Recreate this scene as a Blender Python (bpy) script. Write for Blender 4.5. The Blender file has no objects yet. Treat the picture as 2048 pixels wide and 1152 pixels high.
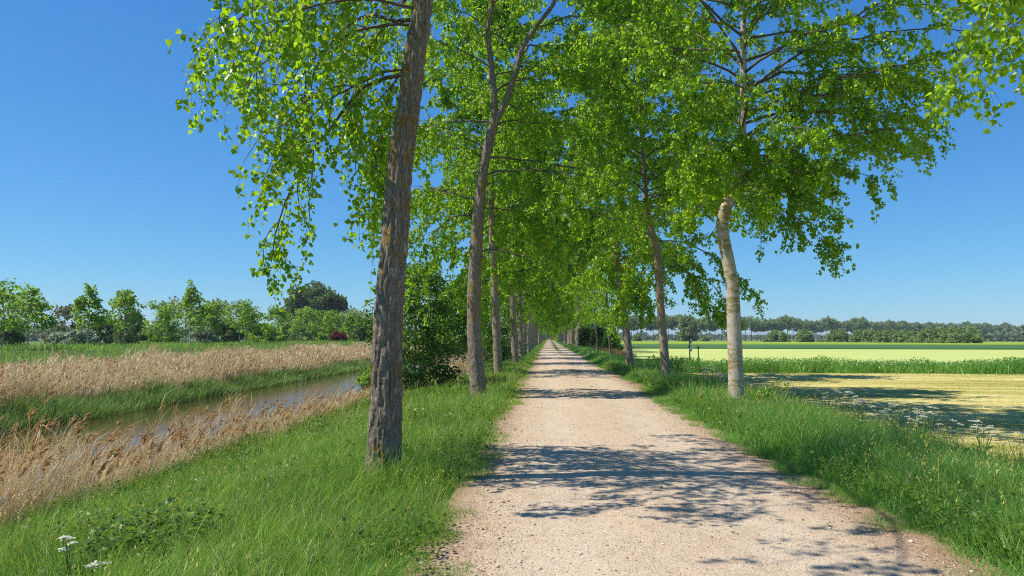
import bpy, math, random
import numpy as np
from mathutils import Matrix, Vector, noise as mnoise

rng = np.random.default_rng(7)
random.seed(7)
S = bpy.context.scene
COL = S.collection
R_ = math.radians

# ------------------------------------------------------------------ camera
F = 1479.0
PITCH = math.atan(98 / F)
YAW = math.atan(73 / F)
CAMZ = 1.6
cam_d = bpy.data.cameras.new('camera')
cam = bpy.data.objects.new('camera', cam_d)
COL.objects.link(cam)
cam.location = (0, 0, CAMZ)
ROT = Matrix.Rotation(YAW, 3, 'Z') @ Matrix.Rotation(math.pi / 2 + PITCH, 3, 'X')
cam.rotation_euler = ROT.to_euler()
cam_d.sensor_width = 36
cam_d.lens = F / 2048 * 36
cam_d.clip_start = 0.05
cam_d.clip_end = 9000
S.camera = cam


def ray(px, py):
    return ROT @ Vector(((px - 1024) / F, (576 - py) / F, -1.0))


def at(px, py, Y):
    d = ray(px, py)
    t = Y / d.y
    return np.array((d.x * t, d.y * t, CAMZ + d.z * t))


def gnd(px, py, z=0.0):
    d = ray(px, py)
    t = (z - CAMZ) / d.z
    return np.array((d.x * t, d.y * t, z))


# ------------------------------------------------------------------ numpy noise
_perm = np.random.default_rng(3).random((256, 256))


def vnoise(x, y, s=1.0):
    x = np.asarray(x, float) / s + 1000.3
    y = np.asarray(y, float) / s + 1000.7
    xi = np.floor(x).astype(int); yi = np.floor(y).astype(int)
    fx = x - xi; fy = y - yi
    fx = fx * fx * (3 - 2 * fx); fy = fy * fy * (3 - 2 * fy)
    g = lambda a, b: _perm[a & 255, b & 255]
    return (g(xi, yi) * (1 - fx) + g(xi + 1, yi) * fx) * (1 - fy) + (g(xi, yi + 1) * (1 - fx) + g(xi + 1, yi + 1) * fx) * fy


def sstep(a, b, x):
    t = np.clip((np.asarray(x, float) - a) / (b - a), 0, 1)
    return t * t * (3 - 2 * t)


def nrm(v):
    return v / np.maximum(np.linalg.norm(v, axis=-1, keepdims=True), 1e-9)


# ------------------------------------------------------------------ mesh building
def mk(name, V, T=None, Q=None, mat=None, parent=None, var=None, smooth=False, uv=None):
    me = bpy.data.meshes.new(name)
    V = np.ascontiguousarray(V, np.float32)
    loops = []; tot = []
    if T is not None and len(T):
        T = np.asarray(T, np.int32); loops.append(T.ravel()); tot.append(np.full(len(T), 3, np.int32))
    if Q is not None and len(Q):
        Q = np.asarray(Q, np.int32); loops.append(Q.ravel()); tot.append(np.full(len(Q), 4, np.int32))
    loops = np.concatenate(loops); tot = np.concatenate(tot)
    start = np.concatenate(([0], np.cumsum(tot)[:-1])).astype(np.int32)
    me.vertices.add(len(V)); me.vertices.foreach_set('co', V.ravel())
    me.loops.add(len(loops)); me.loops.foreach_set('vertex_index', loops)
    me.polygons.add(len(tot)); me.polygons.foreach_set('loop_start', start)
    if smooth:
        me.polygons.foreach_set('use_smooth', np.ones(len(tot), bool))
    if var is not None:
        a = me.attributes.new('var', 'FLOAT', 'POINT')
        a.data.foreach_set('value', np.ascontiguousarray(var, np.float32))
    me.update(calc_edges=True)
    me.validate()
    if mat: me.materials.append(mat)
    o = bpy.data.objects.new(name, me)
    COL.objects.link(o)
    if parent: o.parent = parent
    return o


class MB:
    """collects vertex / triangle / quad arrays of one mesh"""
    def __init__(s):
        s.V = []; s.T = []; s.Q = []; s.A = []; s.n = 0

    def add(s, V, T=None, Q=None, var=0.5):
        V = np.asarray(V, float).reshape(-1, 3)
        s.V.append(V)
        if T is not None: s.T.append(np.asarray(T).reshape(-1, 3) + s.n)
        if Q is not None: s.Q.append(np.asarray(Q).reshape(-1, 4) + s.n)
        s.A.append(np.broadcast_to(np.asarray(var, float), (len(V),)))
        s.n += len(V)

    def build(s, name, mat, parent=None, smooth=False):
        return mk(name, np.concatenate(s.V), np.concatenate(s.T) if s.T else None,
                  np.concatenate(s.Q) if s.Q else None, mat, parent, np.concatenate(s.A), smooth)


def tubes(mb, P, Rr, sides=5, cap=False, var=0.5):
    """P (B,n,3) centre lines, Rr (B,n) radii"""
    P = np.asarray(P, float); Rr = np.asarray(Rr, float)
    if P.ndim == 2: P = P[None]; Rr = Rr[None]
    B, n, _ = P.shape
    t = nrm(np.gradient(P, axis=1))
    mt = nrm(P[:, -1] - P[:, 0])
    ref = np.where(np.abs(mt[:, 2:3]) > .7, np.array([[1., 0, 0]]), np.array([[0, 0, 1.]]))
    ref = np.broadcast_to(ref[:, None, :], t.shape)
    u = nrm(np.cross(t, ref)); v = np.cross(t, u)
    a = np.arange(sides) / sides * 2 * math.pi
    ring = u[:, :, None, :] * np.cos(a)[None, None, :, None] + v[:, :, None, :] * np.sin(a)[None, None, :, None]
    V = P[:, :, None, :] + ring * Rr[:, :, None, None]
    i = np.arange(sides); j = (i + 1) % sides
    k = np.arange(n - 1)[:, None] * sides
    q = np.stack([k + i, k + j, k + sides + j, k + sides + i], -1).reshape(-1, 4)
    q = (q[None] + (np.arange(B) * n * sides)[:, None, None]).reshape(-1, 4)
    mb.add(V.reshape(-1, 3), Q=q, var=var)
    return V


def blades(mb, P, H, W, az, bend, K=3, var=None, twist=None, dirz=None):
    """grass-like blades: root P (N,3), height H, width W, lean azimuth az, bend amount (fraction of H)"""
    N = len(P)
    t = np.linspace(0, 1, K + 1)
    d = np.stack([np.cos(az), np.sin(az), np.zeros(N)], -1)
    tw = az + (math.pi / 2 if twist is None else twist)
    sd = np.stack([np.cos(tw), np.sin(tw), np.zeros(N)], -1)
    up = np.array([0, 0, 1.])
    b = bend[:, None] * t[None] ** 1.8
    zz = t[None] - 0.42 * np.minimum(bend[:, None], 1.4) ** 2 * t[None] ** 3
    C = P[:, None] + H[:, None, None] * (b[..., None] * d[:, None] + zz[..., None] * up)
    w = (W[:, None] * (1 - t[None] ** 1.7) * (0.75 + 0.5 * np.minimum(t[None] * 4, 1) * .5))[:, :K]
    L = C[:, :K] - sd[:, None] * w[..., None] * .5
    Rr = C[:, :K] + sd[:, None] * w[..., None] * .5
    V = np.concatenate([np.stack([L, Rr], 2).reshape(N, 2 * K, 3), C[:, K:]], 1)
    nv = 2 * K + 1
    q = []
    for k in range(K - 1):
        q.append([2 * k, 2 * k + 1, 2 * k + 3, 2 * k + 2])
    tr = np.array([[2 * K - 2, 2 * K - 1, 2 * K]])
    off = (np.arange(N) * nv)[:, None, None]
    Q = (np.array(q)[None] + off).reshape(-1, 4) if q else None
    T = (tr[None] + off).reshape(-1, 3)
    if var is None: var = rng.random(N)
    mb.add(V.reshape(-1, 3), T=T, Q=Q, var=np.repeat(var, nv))
    return C[:, K]


LEAF = np.array([(0, 0, 0), (.36, .03, .10), (.47, .30, .13), (0, 1.0, -.10), (-.47, .30, .13), (-.36, .03, .10)])
LEAF_T = np.array([(0, 1, 2), (0, 2, 3), (0, 3, 4), (0, 4, 5)])
DIAM = np.array([(0, 0, 0), (.45, .42, .12), (0, 1.0, -.05), (-.45, .42, .12)])
DIAM_T = np.array([(0, 1, 2), (0, 2, 3)])
LANCE = np.array([(0, 0, 0), (.13, .4, .03), (0, 1.0, -.1), (-.13, .4, .03)])


def leaves(mb, P, D, Nn, size, var, shape='leaf'):
    sh, tr = {'leaf': (LEAF, LEAF_T), 'diam': (DIAM, DIAM_T), 'lance': (LANCE, DIAM_T)}[shape]
    D = nrm(D); sd = nrm(np.cross(D, Nn)); nn = np.cross(sd, D)
    V = P[:, None] + size[:, None, None] * (sh[None, :, 0:1] * sd[:, None] + sh[None, :, 1:2] * D[:, None] + sh[None, :, 2:3] * nn[:, None])
    off = (np.arange(len(P)) * len(sh))[:, None, None]
    mb.add(V.reshape(-1, 3), T=(tr[None] + off).reshape(-1, 3), var=np.repeat(var, len(sh)))


def rdir(n, r=None):
    return nrm((r or rng).normal(size=(n, 3)))


def tag(o, label, cat, group=None, kind=None):
    o['label'] = label
    o['category'] = cat
    if group: o['group'] = group
    if kind: o['kind'] = kind
    return o


def struct(o, kind='structure'):
    o['kind'] = kind
    return o


def stuff(o, label, cat):
    return tag(o, label, cat, kind='stuff')


def empty(name, loc, label, cat, group=None):
    o = bpy.data.objects.new(name, None)
    o.empty_display_size = .2
    COL.objects.link(o)
    o.location = loc
    return tag(o, label, cat, group)


def dup(root, loc, rz, sc, label, group=None):
    r = root.copy(); COL.objects.link(r)
    r.location = loc; r.rotation_euler = (0, 0, rz); r.scale = sc if hasattr(sc, '__len__') else (sc, sc, sc)
    r['label'] = label
    if group: r['group'] = group
    for ch in list(root.children):
        c = ch.copy(); COL.objects.link(c); c.parent = r
    return r


# ------------------------------------------------------------------ materials
def new_mat(name):
    m = bpy.data.materials.new(name); m.use_nodes = True
    nt = m.node_tree
    for n in list(nt.nodes): nt.nodes.remove(n)
    out = nt.nodes.new('ShaderNodeOutputMaterial')
    return m, nt, out


def N(nt, t, **kw):
    n = nt.nodes.new(t)
    for k, v in kw.items():
        if k.startswith('i_'):
            n.inputs[k[2:].replace('_', ' ')].default_value = v
        else:
            setattr(n, k, v)
    return n


def ramp(nt, fac, stops, interp='LINEAR'):
    r = nt.nodes.new('ShaderNodeValToRGB')
    r.color_ramp.interpolation = interp
    e = r.color_ramp.elements
    while len(e) > 1: e.remove(e[-1])
    e[0].position, e[0].color = stops[0][0], (*stops[0][1], 1)
    for p, c in stops[1:]:
        x = e.new(p); x.color = (*c, 1)
    nt.links.new(fac, r.inputs['Fac'])
    return r.outputs['Color']


def mixc(nt, fac, a, b, blend='MIX'):
    m = nt.nodes.new('ShaderNodeMix'); m.data_type = 'RGBA'; m.blend_type = blend
    for s, v in ((m.inputs[0], fac), (m.inputs[6], a), (m.inputs[7], b)):
        if hasattr(v, 'is_linked') or hasattr(v, 'links'): nt.links.new(v, s)
        elif isinstance(v, (int, float)): s.default_value = v
        else: s.default_value = (*v, 1)
    return m.outputs[2]


def math_(nt, op, a, b=None, clamp=False):
    m = nt.nodes.new('ShaderNodeMath'); m.operation = op; m.use_clamp = clamp
    for s, v in ((m.inputs[0], a), (m.inputs[1], b)):
        if v is None: continue
        if hasattr(v, 'links'): nt.links.new(v, s)
        else: s.default_value = v
    return m.outputs[0]


def noise_(nt, vec, scale, detail=4, rough=.55, dist=0.0):
    n = nt.nodes.new('ShaderNodeTexNoise')
    n.inputs['Scale'].default_value = scale; n.inputs['Detail'].default_value = detail
    n.inputs['Roughness'].default_value = rough; n.inputs['Distortion'].default_value = dist
    if vec is not None: nt.links.new(vec, n.inputs['Vector'])
    return n.outputs['Fac']


def mapping(nt, vec, scale, rot=(0, 0, 0)):
    m = nt.nodes.new('ShaderNodeMapping')
    m.inputs['Scale'].default_value = scale; m.inputs['Rotation'].default_value = rot
    nt.links.new(vec, m.inputs['Vector'])
    return m.outputs[0]


def leaf_mat(name, stops, trans=(.3, .45, .03), tfac=.45, rough=.42, spec=.35):
    m, nt, out = new_mat(name)
    at_ = N(nt, 'ShaderNodeAttribute', attribute_name='var')
    col = ramp(nt, at_.outputs['Fac'], stops)
    p = N(nt, 'ShaderNodeBsdfPrincipled')
    nt.links.new(col, p.inputs['Base Color'])
    p.inputs['Roughness'].default_value = rough
    p.inputs['Specular IOR Level'].default_value = spec
    tr = N(nt, 'ShaderNodeBsdfTranslucent')
    tcol = mixc(nt, .6, col, trans)
    nt.links.new(tcol, tr.inputs['Color'])
    mx = N(nt, 'ShaderNodeMixShader'); mx.inputs[0].default_value = tfac
    nt.links.new(p.outputs[0], mx.inputs[1]); nt.links.new(tr.outputs[0], mx.inputs[2])
    nt.links.new(mx.outputs[0], out.inputs[0])
    return m


def bark_mat(name, c_ridge, c_furrow, lichen=(.42, .27, .05), lich_lo=.60, scale=1.0, bump=.6, bands=False, furrow_amt=1.0):
    m, nt, out = new_mat(name)
    tc = N(nt, 'ShaderNodeTexCoord')
    ob = tc.outputs['Object']
    v1 = mapping(nt, ob, (22 * scale, 22 * scale, 4.2 * scale))
    n1 = noise_(nt, v1, 1.0, 5, .6, .8)
    rid = math_(nt, 'ABSOLUTE', math_(nt, 'SUBTRACT', n1, .5))
    rid = math_(nt, 'MULTIPLY', rid, 5.0, True)
    v2 = mapping(nt, ob, (60, 60, 30))
    n2 = noise_(nt, v2, 1.0, 4, .65)
    big = noise_(nt, mapping(nt, ob, (2.2, 2.2, 1.1)), 1.0, 3, .5)
    base = mixc(nt, rid, c_furrow, c_ridge) if furrow_amt >= 1 else mixc(nt, math_(nt, 'MULTIPLY_ADD', rid, furrow_amt), c_ridge, c_ridge)
    if furrow_amt < 1:
        base = mixc(nt, math_(nt, 'MULTIPLY', math_(nt, 'SUBTRACT', 1.0, rid), furrow_amt), c_ridge, c_furrow)
    base = mixc(nt, math_(nt, 'MULTIPLY', n2, .55), base, tuple(x * .45 for x in c_ridge))
    base = mixc(nt, math_(nt, 'MULTIPLY', big, .22), base, tuple(x * 1.15 for x in c_ridge))
    # lichen patches
    l1 = noise_(nt, mapping(nt, ob, (7, 7, 14 if bands else 4.5)), 1.0, 6, .68)
    l2 = noise_(nt, mapping(nt, ob, (1.6, 1.6, .8)), 1.0, 2, .5)
    lm = math_(nt, 'ADD', l1, math_(nt, 'MULTIPLY', math_(nt, 'SUBTRACT', l2, .5), .5))
    if bands:
        b1 = noise_(nt, mapping(nt, ob, (.6, .6, 3.6)), 1.0, 3, .6)
        lm = math_(nt, 'ADD', math_(nt, 'MULTIPLY', lm, .5), math_(nt, 'MULTIPLY', b1, .55))
    mr = N(nt, 'ShaderNodeMapRange'); mr.inputs['From Min'].default_value = lich_lo; mr.inputs['From Max'].default_value = lich_lo + .07
    nt.links.new(lm, mr.inputs['Value'])
    if bands:      # grey mottling and dark knots of smooth bark
        mo = noise_(nt, mapping(nt, ob, (16, 16, 11)), 1.0, 4, .7)
        mm = N(nt, 'ShaderNodeMapRange'); mm.inputs['From Min'].default_value = .52; mm.inputs['From Max'].default_value = .66
        nt.links.new(mo, mm.inputs['Value'])
        base = mixc(nt, math_(nt, 'MULTIPLY', mm.outputs[0], .6), base, (.25, .22, .18))
    lc = mixc(nt, n2, lichen, (.20, .16, .045))
    col = mixc(nt, math_(nt, 'MULTIPLY', mr.outputs[0], .85), base, lc)
    p = N(nt, 'ShaderNodeBsdfPrincipled')
    nt.links.new(col, p.inputs['Base Color']); p.inputs['Roughness'].default_value = .9
    p.inputs['Specular IOR Level'].default_value = .15
    h = math_(nt, 'ADD', math_(nt, 'MULTIPLY', rid, furrow_amt), math_(nt, 'MULTIPLY', n2, .5))
    b = N(nt, 'ShaderNodeBump'); b.inputs['Strength'].default_value = bump; b.inputs['Distance'].default_value = .02
    nt.links.new(h, b.inputs['Height']); nt.links.new(b.outputs[0], p.inputs['Normal'])
    nt.links.new(p.outputs[0], out.inputs[0])
    return m


def plain_mat(name, c, rough=.7, var=.25, scale=20, metallic=0.0):
    m, nt, out = new_mat(name)
    tc = N(nt, 'ShaderNodeTexCoord')
    n = noise_(nt, tc.outputs['Object'], scale, 4)
    col = mixc(nt, n, tuple(x * (1 - var) for x in c), tuple(min(1, x * (1 + var)) for x in c))
    p = N(nt, 'ShaderNodeBsdfPrincipled')
    nt.links.new(col, p.inputs['Base Color']); p.inputs['Roughness'].default_value = rough
    p.inputs['Metallic'].default_value = metallic
    nt.links.new(p.outputs[0], out.inputs[0])
    return m


def attr_mat(name, stops, rough=.8, trans=0.0, tcol=(.5, .4, .2)):
    return leaf_mat(name, stops, tcol, trans, rough, .15)


M = {}
M['poplar_leaf'] = leaf_mat('poplar leaf', [(0, (.030, .098, .008)), (.35, (.082, .215, .011)), (.75, (.195, .375, .016)), (1, (.36, .52, .022))], (.62, .92, .02), .57, .36, .5)
M['maple_leaf'] = leaf_mat('maple leaf', [(0, (.030, .078, .010)), (.6, (.065, .15, .018)), (1, (.15, .26, .035))], (.28, .46, .03), .38, .45, .35)
M['young_leaf'] = leaf_mat('young tree leaf', [(0, (.080, .175, .024)), (.6, (.16, .30, .036)), (1, (.29, .42, .06))], (.46, .68, .06), .50, .5, .3)
M['willow_leaf'] = leaf_mat('willow leaf', [(0, (.11, .17, .055)), (.6, (.20, .28, .10)), (1, (.31, .39, .16))], (.46, .58, .17), .45, .5, .3)
M['silver_leaf'] = leaf_mat('silver leaf', [(0, (.16, .22, .11)), (.5, (.34, .41, .27)), (1, (.55, .60, .47))], (.35, .42, .25), .3, .5, .3)
M['brown_leaf'] = leaf_mat('budding leaf', [(0, (.11, .12, .055)), (.6, (.19, .20, .095)), (1, (.26, .25, .13))], (.25, .25, .1), .3, .6, .2)
M['dark_leaf'] = leaf_mat('dark leaf', [(0, (.040, .085, .020)), (.6, (.08, .145, .034)), (1, (.14, .22, .055))], (.22, .34, .05), .35, .5, .3)
M['red_leaf'] = leaf_mat('copper leaf', [(0, (.05, .008, .012)), (.6, (.12, .018, .022)), (1, (.2, .04, .04))], (.3, .04, .04), .3, .5, .3)
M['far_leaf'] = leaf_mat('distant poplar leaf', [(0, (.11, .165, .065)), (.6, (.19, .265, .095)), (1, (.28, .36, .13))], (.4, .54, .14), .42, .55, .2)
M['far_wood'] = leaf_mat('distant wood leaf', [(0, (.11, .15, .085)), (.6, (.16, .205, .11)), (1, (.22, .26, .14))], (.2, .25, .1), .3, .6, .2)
M['yellow_leaf'] = leaf_mat('olive leaf', [(0, (.07, .12, .02)), (.6, (.14, .19, .03)), (1, (.25, .25, .05))], (.35, .4, .06), .38, .5, .3)
M['grass'] = leaf_mat('verge grass', [(0, (.052, .150, .016)), (.45, (.165, .33, .042)), (.82, (.32, .47, .075)), (.93, (.36, .36, .11)), (1, (.56, .46, .22))], (.38, .62, .06), .44, .42, .35)
M['grass_r'] = leaf_mat('tall verge grass', [(0, (.045, .155, .028)), (.5, (.135, .335, .062)), (.92, (.29, .49, .11)), (1, (.52, .48, .2))], (.38, .64, .06), .46, .38, .4)
M['weed'] = leaf_mat('verge weed', [(0, (.045, .11, .012)), (.6, (.10, .19, .02)), (1, (.18, .26, .03))], (.3, .42, .04), .4, .4, .35)
M['sedge'] = leaf_mat('bank sedge', [(0, (.065, .15, .03)), (.6, (.155, .28, .06)), (1, (.31, .41, .12))], (.32, .48, .09), .35, .45, .3)
M['reed'] = leaf_mat('dry reed', [(0, (.37, .275, .15)), (.45, (.65, .525, .33)), (.85, (.79, .68, .47)), (1, (.85, .77, .57))], (.65, .45, .2), .35, .6, .2)
M['reed_near'] = leaf_mat('golden reed', [(0, (.31, .195, .09)), (.3, (.56, .41, .21)), (.75, (.76, .60, .35)), (1, (.84, .72, .48))], (.6, .4, .17), .32, .6, .2)
M['plume'] = leaf_mat('reed plume', [(0, (.26, .145, .055)), (.6, (.45, .275, .115)), (1, (.62, .42, .21))], (.6, .36, .15), .4, .8, .1)
M['straw'] = leaf_mat('cut hay', [(0, (.22, .28, .04)), (.3, (.38, .38, .07)), (.6, (.66, .56, .18)), (1, (.88, .77, .36))], (.5, .42, .15), .25, .6, .2)
M['flower'] = leaf_mat('white flower', [(0, (.55, .58, .45)), (1, (.82, .82, .74))], (.7, .7, .6), .3, .7, .1)
M['stone'] = attr_mat('path stone', [(0, (.12, .08, .055)), (.35, (.32, .24, .17)), (.8, (.50, .41, .31)), (1, (.68, .60, .48))], .85)
M['litter'] = attr_mat('leaf litter', [(0, (.12, .05, .025)), (.6, (.26, .12, .06)), (1, (.40, .24, .12))], .8)

M['bark'] = bark_mat('furrowed poplar bark', (.64, .53, .40), (.10, .076, .055), lichen=(.50, .29, .04), lich_lo=.545, bump=1.0, scale=1.25)
M['bark_mid'] = bark_mat('grey poplar bark', (.64, .53, .40), (.14, .11, .08), lichen=(.40, .26, .05), lich_lo=.55, bump=.8, scale=.8)
M['bark_pale'] = bark_mat('pale poplar bark', (.62, .54, .43), (.22, .18, .13), lichen=(.27, .20, .045), lich_lo=.515, scale=.7, bump=.3, bands=True, furrow_amt=.35)
M['twig'] = plain_mat('twig bark', (.125, .095, .060), .8, .3, 12)
M['dark_bark'] = plain_mat('dark stem bark', (.13, .11, .08), .85, .3, 12)
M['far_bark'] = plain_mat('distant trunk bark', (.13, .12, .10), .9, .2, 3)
M['pale_stem'] = plain_mat('young stem bark', (.36, .32, .23), .85, .25, 12)
M['green_stem'] = plain_mat('flower stem', (.10, .18, .04), .6, .25, 12)


# ------------------------------------------------------------------ terrain
PROF_X = np.array([-4000, -300, -90, -52, -36, -29, -24, -20, -17.2, -15.4, -14.75, -13.8, -8.0, -7.05, -6.5, -5.9, -4.4, -2.9, -1.4, -.9, 2.9, 3.4, 4.3, 5.3, 6.3, 7.5, 4000])
PROF_Z = np.array([-.5, -.4, -.1, .35, .80, .78, .50, .10, -.35, -.75, -1.06, -1.75, -1.75, -1.06, -.86, -.62, -.34, -.10, -.01, -.03, -.03, -.01, -.06, -.20, -.35, -.35, -.35])


def right_z(y):
    return np.interp(y, [45, 380], [-.35, -1.15])


def gz(x, y, bumps=True):
    x = np.asarray(x, float); y = np.asarray(y, float)
    z = np.interp(x, PROF_X, PROF_Z)
    k = np.clip((x - 5.3) / 1.0, 0, 1)
    z = z + k * (right_z(y) + .35)
    if bumps:
        w = sstep(-1.0, -1.8, x) * sstep(-60, -30, x) * (1 - sstep(-6.2, -7, x) * sstep(-15.2, -14.8, x)) + sstep(3.0, 3.6, x) * sstep(6.2, 5.4, x)
        z = z + w * ((vnoise(x, y, .9) - .5) * .09 + (vnoise(x, y, 3.1) - .5) * .12)
    return z


def grid_mesh(name, xs, ys, zf, mat, smooth=True):
    X, Y = np.meshgrid(xs, ys)
    V = np.stack([X, Y, zf(X, Y)], -1).reshape(-1, 3)
    nx, ny = len(xs), len(ys)
    i = np.arange(nx - 1)[None] + np.arange(ny - 1)[:, None] * nx
    Q = np.stack([i, i + 1, i + nx + 1, i + nx], -1).reshape(-1, 4)
    return mk(name, V, Q=Q, mat=mat, smooth=smooth)


def ground_material():
    m, nt, out = new_mat('ground soil and turf')
    tc = N(nt, 'ShaderNodeTexCoord'); ob = tc.outputs['Object']
    sx = N(nt, 'ShaderNodeSeparateXYZ'); nt.links.new(ob, sx.inputs[0])
    n1 = noise_(nt, ob, 1.3, 6, .65); n2 = noise_(nt, ob, 14, 4, .6); n3 = noise_(nt, ob, .06, 4, .6)
    turf = ramp(nt, n1, [(.3, (.030, .060, .014)), (.6, (.065, .12, .026)), (.8, (.12, .15, .045))])
    turf = mixc(nt, math_(nt, 'MULTIPLY', n2, .5), turf, (.06, .045, .025))
    far = ramp(nt, n3, [(.3, (.085, .15, .035)), (.55, (.13, .19, .05)), (.75, (.17, .22, .07))])
    # far meadow colour with distance from the canal and beyond
    mr = N(nt, 'ShaderNodeMapRange'); mr.inputs['From Min'].default_value = -33; mr.inputs['From Max'].default_value = -48
    nt.links.new(sx.outputs[0], mr.inputs['Value'])
    mr2 = N(nt, 'ShaderNodeMapRange'); mr2.inputs['From Min'].default_value = 6.0; mr2.inputs['From Max'].default_value = 7.0
    nt.links.new(sx.outputs[0], mr2.inputs['Value'])
    col = mixc(nt, math_(nt, 'MAXIMUM', mr.outputs[0], mr2.outputs[0]), turf, far)
    # mud at the water line
    mr3 = N(nt, 'ShaderNodeMapRange'); mr3.inputs['From Min'].default_value = -.62; mr3.inputs['From Max'].default_value = -.95
    nt.links.new(sx.outputs[2], mr3.inputs['Value'])
    lft = math_(nt, 'LESS_THAN', sx.outputs[0], 0.0)
    mud = ramp(nt, n2, [(.3, (.035, .025, .015)), (.7, (.10, .07, .04))])
    col = mixc(nt, math_(nt, 'MULTIPLY', mr3.outputs[0], lft), col, mud)
    p = N(nt, 'ShaderNodeBsdfPrincipled'); nt.links.new(col, p.inputs['Base Color']); p.inputs['Roughness'].default_value = .95
    p.inputs['Specular IOR Level'].default_value = .1
    b = N(nt, 'ShaderNodeBump'); b.inputs['Strength'].default_value = .7; b.inputs['Distance'].default_value = .05
    nt.links.new(n2, b.inputs['Height']); nt.links.new(b.outputs[0], p.inputs['Normal'])
    nt.links.new(p.outputs[0], out.inputs[0])
    return m


gx = np.unique(np.concatenate([PROF_X, np.arange(-36, 8.01, .3), np.linspace(-52, -36, 12), [-2500, -1200, -600, -200, -140, 12, 20, 40, 80, 160, 320, 640, 1200, 2400]]))
gy = np.unique(np.concatenate([np.arange(-14, 45, .3), [45], np.arange(46, 110, .8), np.arange(110, 380, 8), [380, 420, 500, 620, 800, 1100, 1600, 2400, 4000, 6000], [-400, -100, -40]]))
struct(grid_mesh('ground', gx, gy, gz, ground_material()))

# ------------------------------------------------------------------ path
EL = np.array([gnd(*p)[:2] for p in [(870, 1152), (890, 1110), (905, 1080), (935, 1010), (960, 955), (985, 900), (1010, 840), (1030, 800), (1047, 760), (1062, 728)]])
ER = np.array([gnd(*p)[:2] for p in [(1960, 1152), (1800, 1070), (1650, 990), (1545, 930), (1450, 880), (1380, 840), (1330, 805), (1278, 772), (1228, 748), (1195, 732)]])
print('path edges', EL.round(2).tolist(), ER.round(2).tolist())


def xl(y):
    y = np.asarray(y, float)
    b = np.interp(y, np.concatenate([EL[:, 1], [70, 400]]), np.concatenate([EL[:, 0], [-.95, -.95]]))
    return b + (vnoise(y, y * 0 + 5, 2.2) - .5) * .16


def xr(y):
    y = np.asarray(y, float)
    b = np.interp(y, np.concatenate([ER[:, 1], [50, 70, 400]]), np.concatenate([ER[:, 0], [2.75, 2.6, 2.4]]))
    j = 4.2 * np.exp(-((y - 65) / 3.0) ** 4)      # turn-off of a side track
    return b + j + (vnoise(y, y * 0 + 15, 2.4) - .5) * .18


def path_z(x, y):
    u = (x - .95) / 1.9
    z = .035 * (1 - np.clip(u * u, 0, 1)) - .012 * (np.exp(-((x - .15) / .35) ** 2) + np.exp(-((x - 1.75) / .35) ** 2))
    z = z + (vnoise(x, y, .28) - .5) * .014 + (vnoise(x, y, .5) - .5) * .02 + (vnoise(x, y, 1.7) - .5) * .035
    return np.maximum(z, -.012) + .004


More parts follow.
